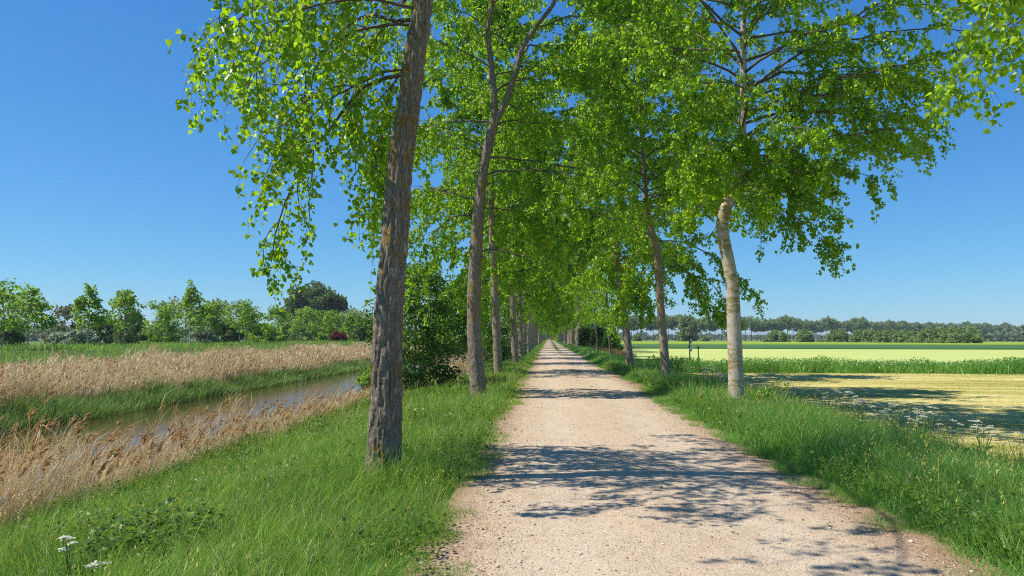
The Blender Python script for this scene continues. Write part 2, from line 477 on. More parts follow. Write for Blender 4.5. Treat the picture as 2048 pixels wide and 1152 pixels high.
def path_material():
    m, nt, out = new_mat('gravel path')
    tc = N(nt, 'ShaderNodeTexCoord'); ob = tc.outputs['Object']
    sx = N(nt, 'ShaderNodeSeparateXYZ'); nt.links.new(ob, sx.inputs[0])
    n_big = noise_(nt, ob, .7, 4, .6); n_mid = noise_(nt, ob, 5, 5, .65); n_fine = noise_(nt, ob, 60, 3, .6)
    streak = noise_(nt, mapping(nt, ob, (7, .5, 1)), 1.0, 3, .5)
    base = ramp(nt, n_mid, [(.25, (.34, .25, .165)), (.5, (.465, .365, .255)), (.75, (.61, .50, .37))])
    base = mixc(nt, math_(nt, 'MULTIPLY', n_big, .45), base, (.52, .39, .27))
    base = mixc(nt, math_(nt, 'MULTIPLY', streak, .35), base, (.50, .42, .33))
    # compacted wheel tracks with fine lengthwise tread lines
    fine = noise_(nt, mapping(nt, ob, (38, .35, 1)), 1.0, 3, .6)
    for cx in (.15, 1.75):
        tr = math_(nt, 'ABSOLUTE', math_(nt, 'SUBTRACT', math_(nt, 'ADD', sx.outputs[0], math_(nt, 'MULTIPLY', math_(nt, 'SUBTRACT', n_big, .5), .5)), cx))
        mt_ = N(nt, 'ShaderNodeMapRange'); mt_.inputs['From Min'].default_value = .42; mt_.inputs['From Max'].default_value = .15
        nt.links.new(tr, mt_.inputs['Value'])
        base = mixc(nt, math_(nt, 'MULTIPLY', mt_.outputs[0], .75), base, mixc(nt, fine, (.40, .325, .245), (.68, .585, .465)))
    vo = N(nt, 'ShaderNodeTexVoronoi'); vo.inputs['Scale'].default_value = 46; nt.links.new(ob, vo.inputs['Vector'])
    vo2 = N(nt, 'ShaderNodeTexVoronoi'); vo2.inputs['Scale'].default_value = 110; nt.links.new(ob, vo2.inputs['Vector'])
    bw = N(nt, 'ShaderNodeRGBToBW'); nt.links.new(vo.outputs['Color'], bw.inputs[0])
    bw2 = N(nt, 'ShaderNodeRGBToBW'); nt.links.new(vo2.outputs['Color'], bw2.inputs[0])
    peb = ramp(nt, bw.outputs[0], [(.1, (.17, .115, .075)), (.3, (.42, .31, .22)), (.7, (.62, .51, .38)), (1, (.78, .69, .55))])
    peb2 = ramp(nt, bw2.outputs[0], [(.1, (.18, .125, .085)), (.4, (.46, .34, .24)), (.9, (.62, .51, .38))])
    col = mixc(nt, .30, base, peb)
    col = mixc(nt, .35, col, peb2)
    # organic edge: distance from the worn middle, with ragged noise
    dx = math_(nt, 'ABSOLUTE', math_(nt, 'SUBTRACT', sx.outputs[0], .95))
    e = math_(nt, 'ADD', dx, math_(nt, 'ADD', math_(nt, 'MULTIPLY', n_mid, .7), math_(nt, 'MULTIPLY', n_big, .5)))
    mr = N(nt, 'ShaderNodeMapRange'); mr.inputs['From Min'].default_value = 2.0; mr.inputs['From Max'].default_value = 2.55
    nt.links.new(e, mr.inputs['Value'])
    col = mixc(nt, math_(nt, 'MULTIPLY', mr.outputs[0], .75), col, (.25, .145, .085))
    rb = noise_(nt, ob, 2.1, 4, .6)
    mrr = N(nt, 'ShaderNodeMapRange'); mrr.inputs['From Min'].default_value = .52; mrr.inputs['From Max'].default_value = .68; nt.links.new(rb, mrr.inputs['Value'])
    col = mixc(nt, math_(nt, 'MULTIPLY', mrr.outputs[0], .35), col, (.36, .245, .16))
    grit = noise_(nt, ob, 150, 2, .7)
    mgr = N(nt, 'ShaderNodeMapRange'); mgr.inputs['From Min'].default_value = .60; mgr.inputs['From Max'].default_value = .70; nt.links.new(grit, mgr.inputs['Value'])
    col = mixc(nt, math_(nt, 'MULTIPLY', mgr.outputs[0], .6), col, (.12, .085, .06))
    # grassy middle strip far along
    g = math_(nt, 'ABSOLUTE', math_(nt, 'SUBTRACT', sx.outputs[0], 1.1))
    g = math_(nt, 'ADD', g, math_(nt, 'MULTIPLY', n_mid, .5))
    mg = N(nt, 'ShaderNodeMapRange'); mg.inputs['From Min'].default_value = .55; mg.inputs['From Max'].default_value = .4
    nt.links.new(g, mg.inputs['Value'])
    my = N(nt, 'ShaderNodeMapRange'); my.inputs['From Min'].default_value = 70; my.inputs['From Max'].default_value = 95
    nt.links.new(sx.outputs[1], my.inputs['Value'])
    col = mixc(nt, math_(nt, 'MULTIPLY', mg.outputs[0], my.outputs[0]), col, (.11, .15, .04))
    p = N(nt, 'ShaderNodeBsdfPrincipled'); nt.links.new(col, p.inputs['Base Color']); p.inputs['Roughness'].default_value = .92
    p.inputs['Specular IOR Level'].default_value = .15
    h = math_(nt, 'ADD', math_(nt, 'MULTIPLY', math_(nt, 'SUBTRACT', 1.0, vo.outputs['Distance']), .22), math_(nt, 'ADD', math_(nt, 'MULTIPLY', n_fine, .7), math_(nt, 'MULTIPLY', n_mid, 1.5)))
    b = N(nt, 'ShaderNodeBump'); b.inputs['Strength'].default_value = .9; b.inputs['Distance'].default_value = .022
    nt.links.new(h, b.inputs['Height']); nt.links.new(b.outputs[0], p.inputs['Normal'])
    nt.links.new(p.outputs[0], out.inputs[0])
    return m


py_ = np.unique(np.concatenate([np.arange(-8, 30, .08), np.arange(30, 90, .4), np.arange(90, 420, 3.0)]))
us = np.linspace(0, 1, 61)
XL = xl(py_) - .22; XR = xr(py_) + .22
X = XL[:, None] * (1 - us) + XR[:, None] * us
Y = np.repeat(py_[:, None], 61, 1)
i = np.arange(60)[None] + np.arange(len(py_) - 1)[:, None] * 61
struct(mk('path', np.stack([X, Y, path_z(X, Y)], -1).reshape(-1, 3), Q=np.stack([i, i + 1, i + 62, i + 61], -1).reshape(-1, 4), mat=path_material(), smooth=True))

# loose stones on the path
mb = MB()
ico = np.array([(0, 0, 1), (.89, 0, .45), (.28, .85, .45), (-.72, .53, .45), (-.72, -.53, .45), (.28, -.85, .45), (.72, .53, -.45), (-.28, .85, -.45), (-.89, 0, -.45), (-.28, -.85, -.45), (.72, -.53, -.45), (0, 0, -1)])
icot = np.array([(0, 1, 2), (0, 2, 3), (0, 3, 4), (0, 4, 5), (0, 5, 1), (1, 6, 2), (2, 7, 3), (3, 8, 4), (4, 9, 5), (5, 10, 1), (6, 7, 2), (7, 8, 3), (8, 9, 4), (9, 10, 5), (10, 6, 1), (11, 7, 6), (11, 8, 7), (11, 9, 8), (11, 10, 9), (11, 6, 10)])
ns = 22000
ys = 3.5 * (45 / 3.5) ** (rng.random(ns) ** 1.15)
e = rng.random(ns)
e = np.where(rng.random(ns) < .35, np.where(rng.random(ns) < .5, e * .14, 1 - e * .16), e)
xs = xl(ys) * (1 - e) + xr(ys) * e
s = (.0032 + .006 * rng.random(ns) ** 3 + .014 * (rng.random(ns) < .035) * rng.random(ns)) * (1 + np.clip(ys - 12, 0, 40) * .03)
sc = np.stack([s * (0.7 + .7 * rng.random(ns)), s * (0.7 + .7 * rng.random(ns)), s * (.4 + .4 * rng.random(ns))], -1)
a = rng.random(ns) * 6.28
J = ico[None] * (1 + .35 * (rng.random((ns, 12, 1)) - .5)) * sc[:, None]
V = np.stack([J[..., 0] * np.cos(a)[:, None] - J[..., 1] * np.sin(a)[:, None], J[..., 0] * np.sin(a)[:, None] + J[..., 1] * np.cos(a)[:, None], J[..., 2]], -1)
V = V + np.stack([xs, ys, path_z(xs, ys) + s * .2], -1)[:, None]
mb.add(V.reshape(-1, 3), T=(icot[None] + (np.arange(ns) * 12)[:, None, None]).reshape(-1, 3), var=np.repeat(np.clip(rng.normal(.55, .25, ns), 0, 1), 12))
stuff(mb.build('gravel', M['stone'], smooth=False), 'loose pebbles and small stones scattered over the gravel path', 'gravel')

# dry litter at the path edges
mb = MB()
nl = 9000
ys = 4 * (45 / 4) ** rng.random(nl)
sd = rng.random(nl) < .5
off = np.abs(rng.normal(0, .22, nl)); off = np.where(rng.random(nl) < .07, rng.random(nl) * 1.8, off)
xs = np.where(sd, xl(ys) + off, xr(ys) - off)
P = np.stack([xs, ys, path_z(xs, ys) + .004], -1)
D = rdir(nl); D[:, 2] *= .25
nn = rng.normal(size=(nl, 3)) * .4; nn[:, 2] += 1
leaves(mb, P, D, nn, .012 + .02 * rng.random(nl), rng.random(nl), 'lance')
stuff(mb.build('leaf_litter', M['litter']), 'reddish dry bits of litter along the edges of the path', 'leaf litter')

# ------------------------------------------------------------------ water
def water_mat():
    m, nt, out = new_mat('canal water')
    tc = N(nt, 'ShaderNodeTexCoord'); ob = tc.outputs['Object']
    n1 = noise_(nt, mapping(nt, ob, (2.4, 4.6, 1)), 1.0, 4, .6)
    n2 = noise_(nt, mapping(nt, ob, (9, 15, 1)), 1.0, 3, .55)
    big = noise_(nt, ob, .22, 3, .5)
    p = N(nt, 'ShaderNodeBsdfPrincipled')
    p.inputs['Base Color'].default_value = (.035, .024, .010, 1)
    p.inputs['Roughness'].default_value = .06; p.inputs['IOR'].default_value = 1.33
    h = math_(nt, 'MULTIPLY', math_(nt, 'ADD', n1, math_(nt, 'MULTIPLY', n2, .35)), math_(nt, 'ADD', big, .25))
    b = N(nt, 'ShaderNodeBump'); b.inputs['Strength'].default_value = .13; b.inputs['Distance'].default_value = .04
    nt.links.new(h, b.inputs['Height']); nt.links.new(b.outputs[0], p.inputs['Normal'])
    nt.links.new(p.outputs[0], out.inputs[0])
    return m


struct(grid_mesh('canal_water', np.array([-15.2, -11, -6.6]), np.array([-40, 0, 60, 150, 420]), lambda x, y: x * 0 - 1.0, water_mat()))

# ------------------------------------------------------------------ fields on the right
def hay_mat():
    m, nt, out = new_mat('mown hay field')
    tc = N(nt, 'ShaderNodeTexCoord'); ob = tc.outputs['Object']
    sw = noise_(nt, mapping(nt, ob, (.13, .95, 1), (0, 0, R_(4))), 1.0, 5, .62, .6)
    n1 = noise_(nt, mapping(nt, ob, (3, 9, 1)), 1.0, 5, .7); n2 = noise_(nt, mapping(nt, ob, (25, 50, 1)), 1.0, 3, .6)
    f = math_(nt, 'ADD', math_(nt, 'MULTIPLY', sw, .75), math_(nt, 'MULTIPLY', n1, .32))
    col = ramp(nt, f, [(.36, (.17, .22, .03)), (.46, (.33, .33, .055)), (.54, (.55, .49, .16)), (.68, (.80, .70, .33))])
    col = mixc(nt, math_(nt, 'MULTIPLY', n2, .4), col, (.30, .22, .08))
    p = N(nt, 'ShaderNodeBsdfPrincipled'); nt.links.new(col, p.inputs['Base Color']); p.inputs['Roughness'].default_value = .95
    p.inputs['Specular IOR Level'].default_value = .1
    b = N(nt, 'ShaderNodeBump'); b.inputs['Strength'].default_value = .8; b.inputs['Distance'].default_value = .05
    nt.links.new(n2, b.inputs['Height']); nt.links.new(b.outputs[0], p.inputs['Normal'])
    nt.links.new(p.outputs[0], out.inputs[0])
    return m


def field_mat(name, a, b_, streak=(.05, .6, 1)):
    m, nt, out = new_mat(name)
    tc = N(nt, 'ShaderNodeTexCoord'); ob = tc.outputs['Object']
    n1 = noise_(nt, mapping(nt, ob, streak, (0, 0, R_(-6))), 1.0, 5, .65); n2 = noise_(nt, ob, .9, 4, .7)
    f = math_(nt, 'ADD', math_(nt, 'MULTIPLY', n1, .7), math_(nt, 'MULTIPLY', n2, .3))
    col = ramp(nt, f, [(.30, a), (.70, b_)])
    p = N(nt, 'ShaderNodeBsdfPrincipled'); nt.links.new(col, p.inputs['Base Color']); p.inputs['Roughness'].default_value = .95
    p.inputs['Specular IOR Level'].default_value = .1
    nt.links.new(p.outputs[0], out.inputs[0])
    return m


struct(grid_mesh('mown_field', np.array([6.3, 7.5, 20, 40, 90]), np.array([-30, 0, 20, 45.0]), lambda x, y: x * 0 - .344, hay_mat()))


def slab(name, corners, h, mat, nseg=24):
    """crop standing h above the field: corners (near-left, near-right, far-right, far-left) in plan"""
    c = [np.array(p, float) for p in corners]
    t = np.linspace(0, 1, nseg + 1)[:, None]
    near = c[0] * (1 - t) + c[1] * t; far = c[3] * (1 - t) + c[2] * t
    n = nseg + 1
    rows = []
    for k in np.linspace(0, 1, 9):
        p = near * (1 - k) + far * k
        rows.append(np.column_stack([p, right_z(p[:, 1]) + h]))
    foot = np.column_stack([near, right_z(near[:, 1]) - .05])
    V = np.concatenate([foot] + rows)
    Q = []
    i = np.arange(nseg)
    for r in range(len(rows)):
        Q.append(np.stack([r * n + i, r * n + i + 1, (r + 1) * n + i + 1, (r + 1) * n + i], -1))
    side = []
    return struct(mk(name, V, Q=np.concatenate(Q), mat=mat))


struct_pale = slab('pale_field', [(7.6, 45.6), (260, 40), (300, 92), (7.6, 139)], .03, field_mat('pale cut field', (.34, .42, .11), (.49, .53, .18), (.03, .35, 1)))
slab('dark_crop_field', [(7.6, 139.5), (300, 92.5), (430, 128), (7.6, 214)], .30, field_mat('dark green crop', (.045, .115, .035), (.07, .155, .05)))
slab('bright_crop_field', [(7.6, 214.5), (430, 128.5), (720, 190), (7.6, 372)], .62, field_mat('bright green crop', (.19, .29, .03), (.30, .37, .05)))

# ------------------------------------------------------------------ grass and reeds
def in_view(x, y, m=1.6):
    d = np.maximum(y, .1)
    return (x > -.76 * d - m) & (x < .67 * d + m)


def ysample(n, y0, y1, p=1.1):
    q = 1 - p if abs(1 - p) > 1e-3 else 1e-3
    u = rng.random(n)
    return (y0 ** q + u * (y1 ** q - y0 ** q)) ** (1 / q)


def grass_patch(n, y0, y1, x0f, x1f, hfun, w0, mb, p=1.1, vshift=None, bend=(.25, .9), K=None, lean=None):
    y = ysample(n, y0, y1, p)
    u = rng.random(n)
    a0 = x0f(y); a1 = x1f(y)
    x = a0 + (a1 - a0) * u
    k = in_view(x, y); x = x[k]; y = y[k]
    n = len(x)
    h = hfun(x, y) * (.55 + .75 * rng.random(n))
    keep = h > .02; x = x[keep]; y = y[keep]; h = h[keep]; n = len(x)
    d = np.hypot(x, y)
    w = w0 * (.6 + .8 * rng.random(n)) * np.maximum(1, d / 9)
    clump = vnoise(x, y, .35); cl2 = vnoise(x + 40, y, 1.6)
    az = (clump * 7.0 + cl2 * 5 + rng.normal(0, 1.5, n)) if lean is None else lean + rng.normal(0, .9, n)
    bd = bend[0] + (bend[1] - bend[0]) * rng.random(n)
    var = np.clip(.15 + .5 * cl2 * 1.0 + .3 * (clump - .5) + rng.normal(0, .24, n) + (0 if vshift is None else vshift(x, y)), 0, .92)
    dry = rng.random(n) < .035
    var = np.where(dry, .93 + .07 * rng.random(n), var)
    P = np.stack([x, y, gz(x, y) - .02], -1)
    near = d < 16
    for sel, KK in ((near, 4), (~near, 2)):
        if sel.any():
            blades(mb, P[sel], h[sel], w[sel], az[sel], bd[sel], KK, var[sel], twist=rng.random(sel.sum()) * 6.28)


# left verge
mbg = MB()
hl = lambda x, y: (.11 + .19 * vnoise(x, y, 1.1) + .10 * vnoise(x, y, .4)) * (.22 + .78 * sstep(-.1, .5, xl(y) - x)) * (vnoise(x, y, .22) > .62 - 1.6 * sstep(-.16, .12, xl(y) - x)) * (1 + .25 * sstep(-4, -6, x)) + .22 * np.exp(-((x + 1.85) ** 2 + (y - 7.9) ** 2) / .35)
grass_patch(150000, 2.6, 120, lambda y: y * 0 - 6.35, lambda y: xl(y) + .05, hl, .0056, mbg, 1.12, bend=(.2, 1.0))
grass_patch(5000, 2.6, 45, lambda y: y * 0 - 5.8, lambda y: xl(y) - .35, lambda x, y: .42 + .22 * vnoise(x, y, 1.2), .004, mbg, 1.1, bend=(.2, 1.0), vshift=lambda x, y: .12)
grass_patch(26000, 90, 420, lambda y: y * 0 - 6.0, lambda y: xl(y), lambda x, y: .3 + 0 * x, .007, mbg, 1.05)
# ragged tufts creeping onto the path edge
grass_patch(52000, 2.6, 70, lambda y: xl(y) - .30, lambda y: xl(y) + .26, lambda x, y: (.05 + .13 * vnoise(x, y, .6)) * (vnoise(x, y, .33) + .45 * vnoise(x, y, 1.3) + 1.5 * (xl(y) - x) > .62), .0042, mbg, 1.12, bend=(.3, 1.3))
stuff(mbg.build('grass', M['grass']), 'rough green grass on the verge between the path and the canal', 'grass')


# seed heads and dead stalks standing in the left verge
mbk_ = MB()
ns_ = 2600
y = ysample(ns_, 3.2, 40, 1.1); x = -6.0 + rng.random(ns_) * (xl(y) - .15 + 6.0)
k = in_view(x, y) & (vnoise(x, y, 1.5) > .42); x = x[k]; y = y[k]; ns_ = len(x)
tip = blades(mbk_, np.stack([x, y, gz(x, y) - .02], -1), .32 + .26 * rng.random(ns_), .0032 * np.maximum(1, y / 8), rng.random(ns_) * 6.28, .1 + .6 * rng.random(ns_), 3, rng.random(ns_) * .6 + .3, twist=rng.random(ns_) * 6.28)
for q in range(6):
    o_ = rng.normal(0, .008, (ns_, 3)); o_[:, 2] -= .015 * q
    leaves(mbk_, tip + o_, rdir(ns_) * .6 + np.array([0, 0, .7]), rdir(ns_), .022 + .014 * rng.random(ns_), rng.random(ns_) * .5 + .2, 'lance')
stuff(mbk_.build('dry_grass', M['straw']), 'thin straw-coloured grass stalks with seed heads in the left verge', 'dry grass')

# small round-leaved herbs between the blades
mbc = MB()
nw = 60000
y = ysample(nw, 3.2, 40, 1.15); x = -6.3 + rng.random(nw) * (xl(y) + 6.3)
k = (vnoise(x + 9, y, .8) + .5 * vnoise(x, y + 30, 2.6) > .80) & in_view(x, y); x = x[k]; y = y[k]; nw = len(x)
nn = rng.normal(size=(nw, 3)) * .45; nn[:, 2] += 1
leaves(mbc, np.stack([x, y, gz(x, y) + .03 + .20 * rng.random(nw) ** 1.2], -1), rdir(nw) * np.array([1, 1, .3]), nn, (.018 + .03 * rng.random(nw)) * np.maximum(1, y / 12), np.clip(.5 * rng.random(nw) + .5 * vnoise(x, y, 1.1), 0, 1), 'diam')
stuff(mbc.build('undergrowth', M['weed']), 'small leafy herbs growing between the grass of the left verge', 'undergrowth')

mbw = MB()
nw = 5200
y = ysample(nw, 3.5, 60, 1.1); x = -6.4 + rng.random(nw) * 4.2
k = (vnoise(x, y, 1.4) + .35 * sstep(-3.8, -5.6, x) > .74) & in_view(x, y)
x = x[k]; y = y[k]; nw = len(x)
hh = .12 + .24 * rng.random(nw)
for q in range(9):
    zz = hh * (.25 + .75 * q / 8)
    P = np.stack([x + rng.normal(0, .03, nw), y + rng.normal(0, .03, nw), gz(x, y) + zz], -1)
    D = rdir(nw); D[:, 2] = -.1 + .5 * rng.random(nw)
    nn = rng.normal(size=(nw, 3)) * .35; nn[:, 2] += 1
    leaves(mbw, P, D, nn, (.035 + .05 * rng.random(nw)) * np.maximum(1, y / 14), rng.random(nw), 'diam')
stuff(mbw.build('undergrowth', M['weed']), 'patches of light green leafy weeds in the left verge above the reeds', 'undergrowth')

# right verge
mbr = MB()
hr = lambda x, y: 1.15 * (.20 + .20 * vnoise(x, y, 1.3) + .14 * vnoise(x, y, .45)) * (.2 + .8 * sstep(-.05, .7, x - xr(y))) * (vnoise(x, y, .22) > .62 - 1.6 * sstep(-.16, .12, x - xr(y))) * (1 - .5 * sstep(5.5, 6.4, x))
grass_patch(130000, 3.6, 130, lambda y: xr(y) - .05, lambda y: y * 0 + 6.2, hr, .0082, mbr, 1.15, bend=(.15, .85))
grass_patch(6000, 3.6, 40, lambda y: xr(y) + .5, lambda y: y * 0 + 5.8, lambda x, y: .42 + .2 * vnoise(x, y, 1.2), .005, mbr, 1.1, bend=(.3, 1.0), vshift=lambda x, y: .2)
grass_patch(26000, 90, 420, lambda y: xr(y), lambda y: y * 0 + 5.6, lambda x, y: .32 + 0 * x, .007, mbr, 1.05)
grass_patch(52000, 3.4, 70, lambda y: xr(y) - .28, lambda y: xr(y) + .32, lambda x, y: (.05 + .16 * vnoise(x, y, .6)) * (vnoise(x, y, .33) + .45 * vnoise(x, y, 1.3) + 1.5 * (x - xr(y)) > .62), .0045, mbr, 1.12, bend=(.3, 1.3))
stuff(mbr.build('grass', M['grass_r']), 'tall lush bluish green grass on the verge beside the mown field', 'grass')

nw = 42000
y = ysample(nw, 3.8, 40, 1.15); x = xr(y) + .1 + rng.random(nw) * (6.2 - xr(y))
k = (vnoise(x + 9, y + 70, .8) + .5 * vnoise(x, y + 30, 2.6) > .84) & in_view(x, y); x = x[k]; y = y[k]; nw = len(x)
mbc = MB(); nn = rng.normal(size=(nw, 3)) * .45; nn[:, 2] += 1
leaves(mbc, np.stack([x, y, gz(x, y) + .04 + .30 * rng.random(nw)], -1), rdir(nw) * np.array([1, 1, .3]), nn, (.02 + .03 * rng.random(nw)) * np.maximum(1, y / 12), np.clip(.5 * rng.random(nw) + .5 * vnoise(x, y, 1.1), 0, 1), 'diam')
stuff(mbc.build('undergrowth', M['weed']), 'small leafy herbs growing between the grass of the right verge', 'undergrowth')
ns_ = 1500
y = ysample(ns_, 3.8, 36, 1.1); x = xr(y) + .3 + rng.random(ns_) * (5.9 - xr(y))
mbk_ = MB()
tip = blades(mbk_, np.stack([x, y, gz(x, y) - .02], -1), .46 + .26 * rng.random(ns_), .0034 * np.maximum(1, y / 8), rng.random(ns_) * 6.28, .1 + .6 * rng.random(ns_), 3, rng.random(ns_) * .6 + .2, twist=rng.random(ns_) * 6.28)
for q in range(6):
    o_ = rng.normal(0, .008, (ns_, 3)); o_[:, 2] -= .016 * q
    leaves(mbk_, tip + o_, rdir(ns_) * .6 + np.array([0, 0, .7]), rdir(ns_), .024 + .014 * rng.random(ns_), rng.random(ns_) * .5 + .2, 'lance')
stuff(mbk_.build('dry_grass', M['straw']), 'thin straw-coloured grass stalks with seed heads in the right verge', 'dry grass')

# cut hay lying on the mown field
mbh = MB()
nh = 90000
y = ysample(nh, 5.0, 44, 1.2); x = 5.9 + rng.random(nh) ** 1.1 * 32
k = in_view(x, y, 1.0); x = x[k]; y = y[k]; nh = len(x)
sw = vnoise(x, y * 4.2, 5.5)
k = rng.random(nh) < .35 + .65 * sw; x = x[k]; y = y[k]; sw = sw[k]; nh = len(x)
az = rng.random(nh) * 6.28
d = np.hypot(x, y)
blades(mbh, np.stack([x, y, x * 0 - .35], -1), .03 + .05 * rng.random(nh), .005 * np.maximum(1, d / 7), az, .5 + 1.0 * rng.random(nh), 2,
       np.clip(sw * 1.25 - .1 + rng.normal(0, .18, nh), 0, 1), twist=rng.random(nh) * 6.28)
stuff(mbh.build('cut_hay', M['straw']), 'dry yellow cut hay and stubble lying on the mown field', 'hay')

# vegetation along the ditch between the fields
mbd = MB()
nd = 26000
x = 5.4 + rng.random(nd) * 36
y = 42.3 - .05 * (x - 6) + rng.normal(0, .75, nd) + .8 * (vnoise(x, x * 0, 5) - .5)
P = np.stack([x, y, x * 0 - .36], -1)
h = (.40 + .35 * vnoise(x, y, 1.2) + .25 * vnoise(x, y, .5)) * (.7 + .5 * rng.random(nd))
blades(mbd, P, h, .018 + .022 * rng.random(nd), rng.random(nd) * 6.28, .2 + .7 * rng.random(nd), 2, np.clip(.2 + .6 * vnoise(x, y, 1.5) + rng.normal(0, .18, nd), 0, .92), twist=rng.random(nd) * 6.28)
nd2 = 14000
x = 5.6 + rng.random(nd2) * 36
y = 42.3 - .05 * (x - 6) + rng.normal(0, .7, nd2)
zz = -.36 + (.15 + .55 * rng.random(nd2)) * (.7 + .6 * vnoise(x, y, 1.2))
nn = rng.normal(size=(nd2, 3)) * .6; nn[:, 2] += .8
leaves(mbd, np.stack([x, y, zz], -1), rdir(nd2), nn, .06 + .07 * rng.random(nd2), np.clip(rng.normal(.45, .22, nd2), 0, .92), 'diam')
stuff(mbd.build('ditch_vegetation', M['grass_r']), 'thick strip of tall green weeds along the ditch between the two fields', 'undergrowth')
# white blossom haze of the ditch strip
mbf = MB()
nf = 3600
x = 8 + rng.random(nf) ** .75 * 33
k = vnoise(x, x * 0 + 3, 2.5) + .35 * vnoise(x, x * 0 + 8, .6) > .48; x = x[k]; nf = len(x)
y = 42.1 - .05 * (x - 6) + rng.normal(0, .8, nf)
zz = -.36 + .50 + .42 * rng.random(nf) ** 1.3
nn = rng.normal(size=(nf, 3)) * .3; nn[:, 2] += 1
leaves(mbf, np.stack([x, y, zz], -1), rdir(nf) * np.array([1, 1, .2]), nn, .03 + .03 * rng.random(nf), rng.random(nf), 'diam')
stuff(mbf.build('blossom', M['flower']), 'fine white blossom over the ditch strip between the fields', 'blossom')

# far canal bank: sedge at the water, reed belt, grass slope
mbs = MB()
n_ = 26000
y = ysample(n_, 7, 170, .9); x = -16.2 + 1.6 * rng.random(n_) + .5 * (vnoise(y, y * 0, 3) - .5)
k = in_view(x, y, 3); x = x[k]; y = y[k]; n_ = len(x); d = np.hypot(x, y)
blades(mbs, np.stack([x, y, np.maximum(gz(x, y), -1.02) - .02], -1), (.18 + .62 * vnoise(x, y, 1.5) * vnoise(x, y + 50, 4) * 1.7 + .12 * vnoise(x, y, .5)) * (.6 + .6 * rng.random(n_)), .014 * np.maximum(1, d / 18), rng.normal(0, 1.6, n_), .2 + .8 * rng.random(n_), 3,
       np.clip(.5 * vnoise(x, y, 2.2) + .25 + rng.normal(0, .2, n_), 0, 1), twist=rng.random(n_) * 6.28)
stuff(mbs.build('sedge', M['sedge']), 'fresh green sedge along the far edge of the canal water', 'sedge')


def reed_bed(name, n, y0, y1, p, xf, hfun, w0, plume_p, label, leafn=2, pl_len=.24, pl_n=7, lean=.0, bend=(.05, .3), vmin=0.0, mat_='reed'):
    mb1 = MB()
    y = ysample(n, y0, y1, p); x = xf(y, n)
    k = in_view(x, y, 2.5); x = x[k]; y = y[k]; n = len(x)
    d = np.hypot(x, y); z = np.maximum(gz(x, y), -1.06) - .03
    h = hfun(x, y) * (.72 + .4 * rng.random(n))
    P = np.stack([x, y, z], -1)
    az = lean + rng.normal(0, .7, n); bd = bend[0] + (bend[1] - bend[0]) * rng.random(n)
    var = np.clip(vmin + .45 * vnoise(x, y, 1.3) + rng.normal(.28, .2, n), 0, 1)
    sc = np.maximum(1, d / 13)
    tip = blades(mb1, P, h, w0 * sc, az, bd, 3, var, twist=rng.random(n) * 6.28)
    for q in range(leafn):
        f = .25 + .55 * rng.random(n)
        lp = P * (1 - f[:, None]) + tip * f[:, None]
        lp[:, :2] -= (tip - P)[:, :2] * (f * (1 - f) * .8)[:, None]
        blades(mb1, lp, h * (.22 + .2 * rng.random(n)), w0 * 1.5 * sc, lean + rng.normal(0, 1.1, n), .5 + .8 * rng.random(n), 2, np.clip(var + rng.normal(0, .12, n), 0, 1), twist=rng.random(n) * 6.28)
    o = mb1.build(name, M[mat_])
    stuff(o, label, 'reeds')
    # feathery plumes
    k = rng.random(n) < plume_p
    tip = tip[k]; a = az[k]; m_ = len(tip); s_ = sc[k]; hh = h[k]
    mb2 = MB()
    L = pl_len * (.7 + .6 * rng.random(m_))
    for q in range(pl_n):
        f = q / pl_n
        dirv = np.stack([np.cos(a), np.sin(a), a * 0], -1)
        base = tip - np.array([0, 0, 1.]) * (L * (.75 * (1 - f)) - .02)[:, None] + dirv * (L * .32 * f * f)[:, None] - dirv * (L * .12)[:, None]
        D = dirv * (.35 + .45 * f) + np.array([0, 0, 1.]) * (.9 - 1.0 * f) + rng.normal(0, .25, (m_, 3))
        leaves(mb2, base, D, rdir(m_), L * (.42 - .12 * f), np.clip(rng.normal(.5, .22, m_), 0, 1), 'lance' if pl_n > 4 else 'diam')
    return mb2


pm = reed_bed('reeds', 34000, 8, 190, .75, lambda y, n: -19.6 + 3.9 * rng.random(n) + .5 * (vnoise(y, y * 0 + 4, 4) - .5), lambda x, y: .80 + .5 * vnoise(x, y, 3.0) - .12 * sstep(-16.6, -15.8, x), .010, .09,
              'wide belt of tall dry tan reeds on the far bank of the canal', leafn=1, pl_n=3, pl_len=.2, lean=0.3, bend=(.05, .3))
stuff(pm.build('reed_plumes', M['plume']), 'brown seed plumes of the reed belt on the far bank', 'reed plumes')
pm = reed_bed('reeds', 8200, 4.6, 85, 1.05, lambda y, n: -7.5 + 1.85 * rng.random(n) ** .85 + .35 * (vnoise(y, y * 0 + 14, 2.5) - .5), lambda x, y: 1.22 * (.30 + .95 * vnoise(x, y, 1.2) ** 1.5 * sstep(36, 9, y) + .42 * vnoise(x, y, .55)) * (1 - .35 * sstep(-6.4, -5.7, x)) + .04 * sstep(14, 7, y), .0056, .15,
              'thin fringe of dry tan reeds at the near edge of the canal', leafn=3, pl_len=.21, pl_n=14, lean=.15, bend=(.06, .42), mat_='reed_near')
stuff(pm.build('reed_plumes', M['plume']), 'drooping brown seed plumes on the near reeds by the canal', 'reed plumes')

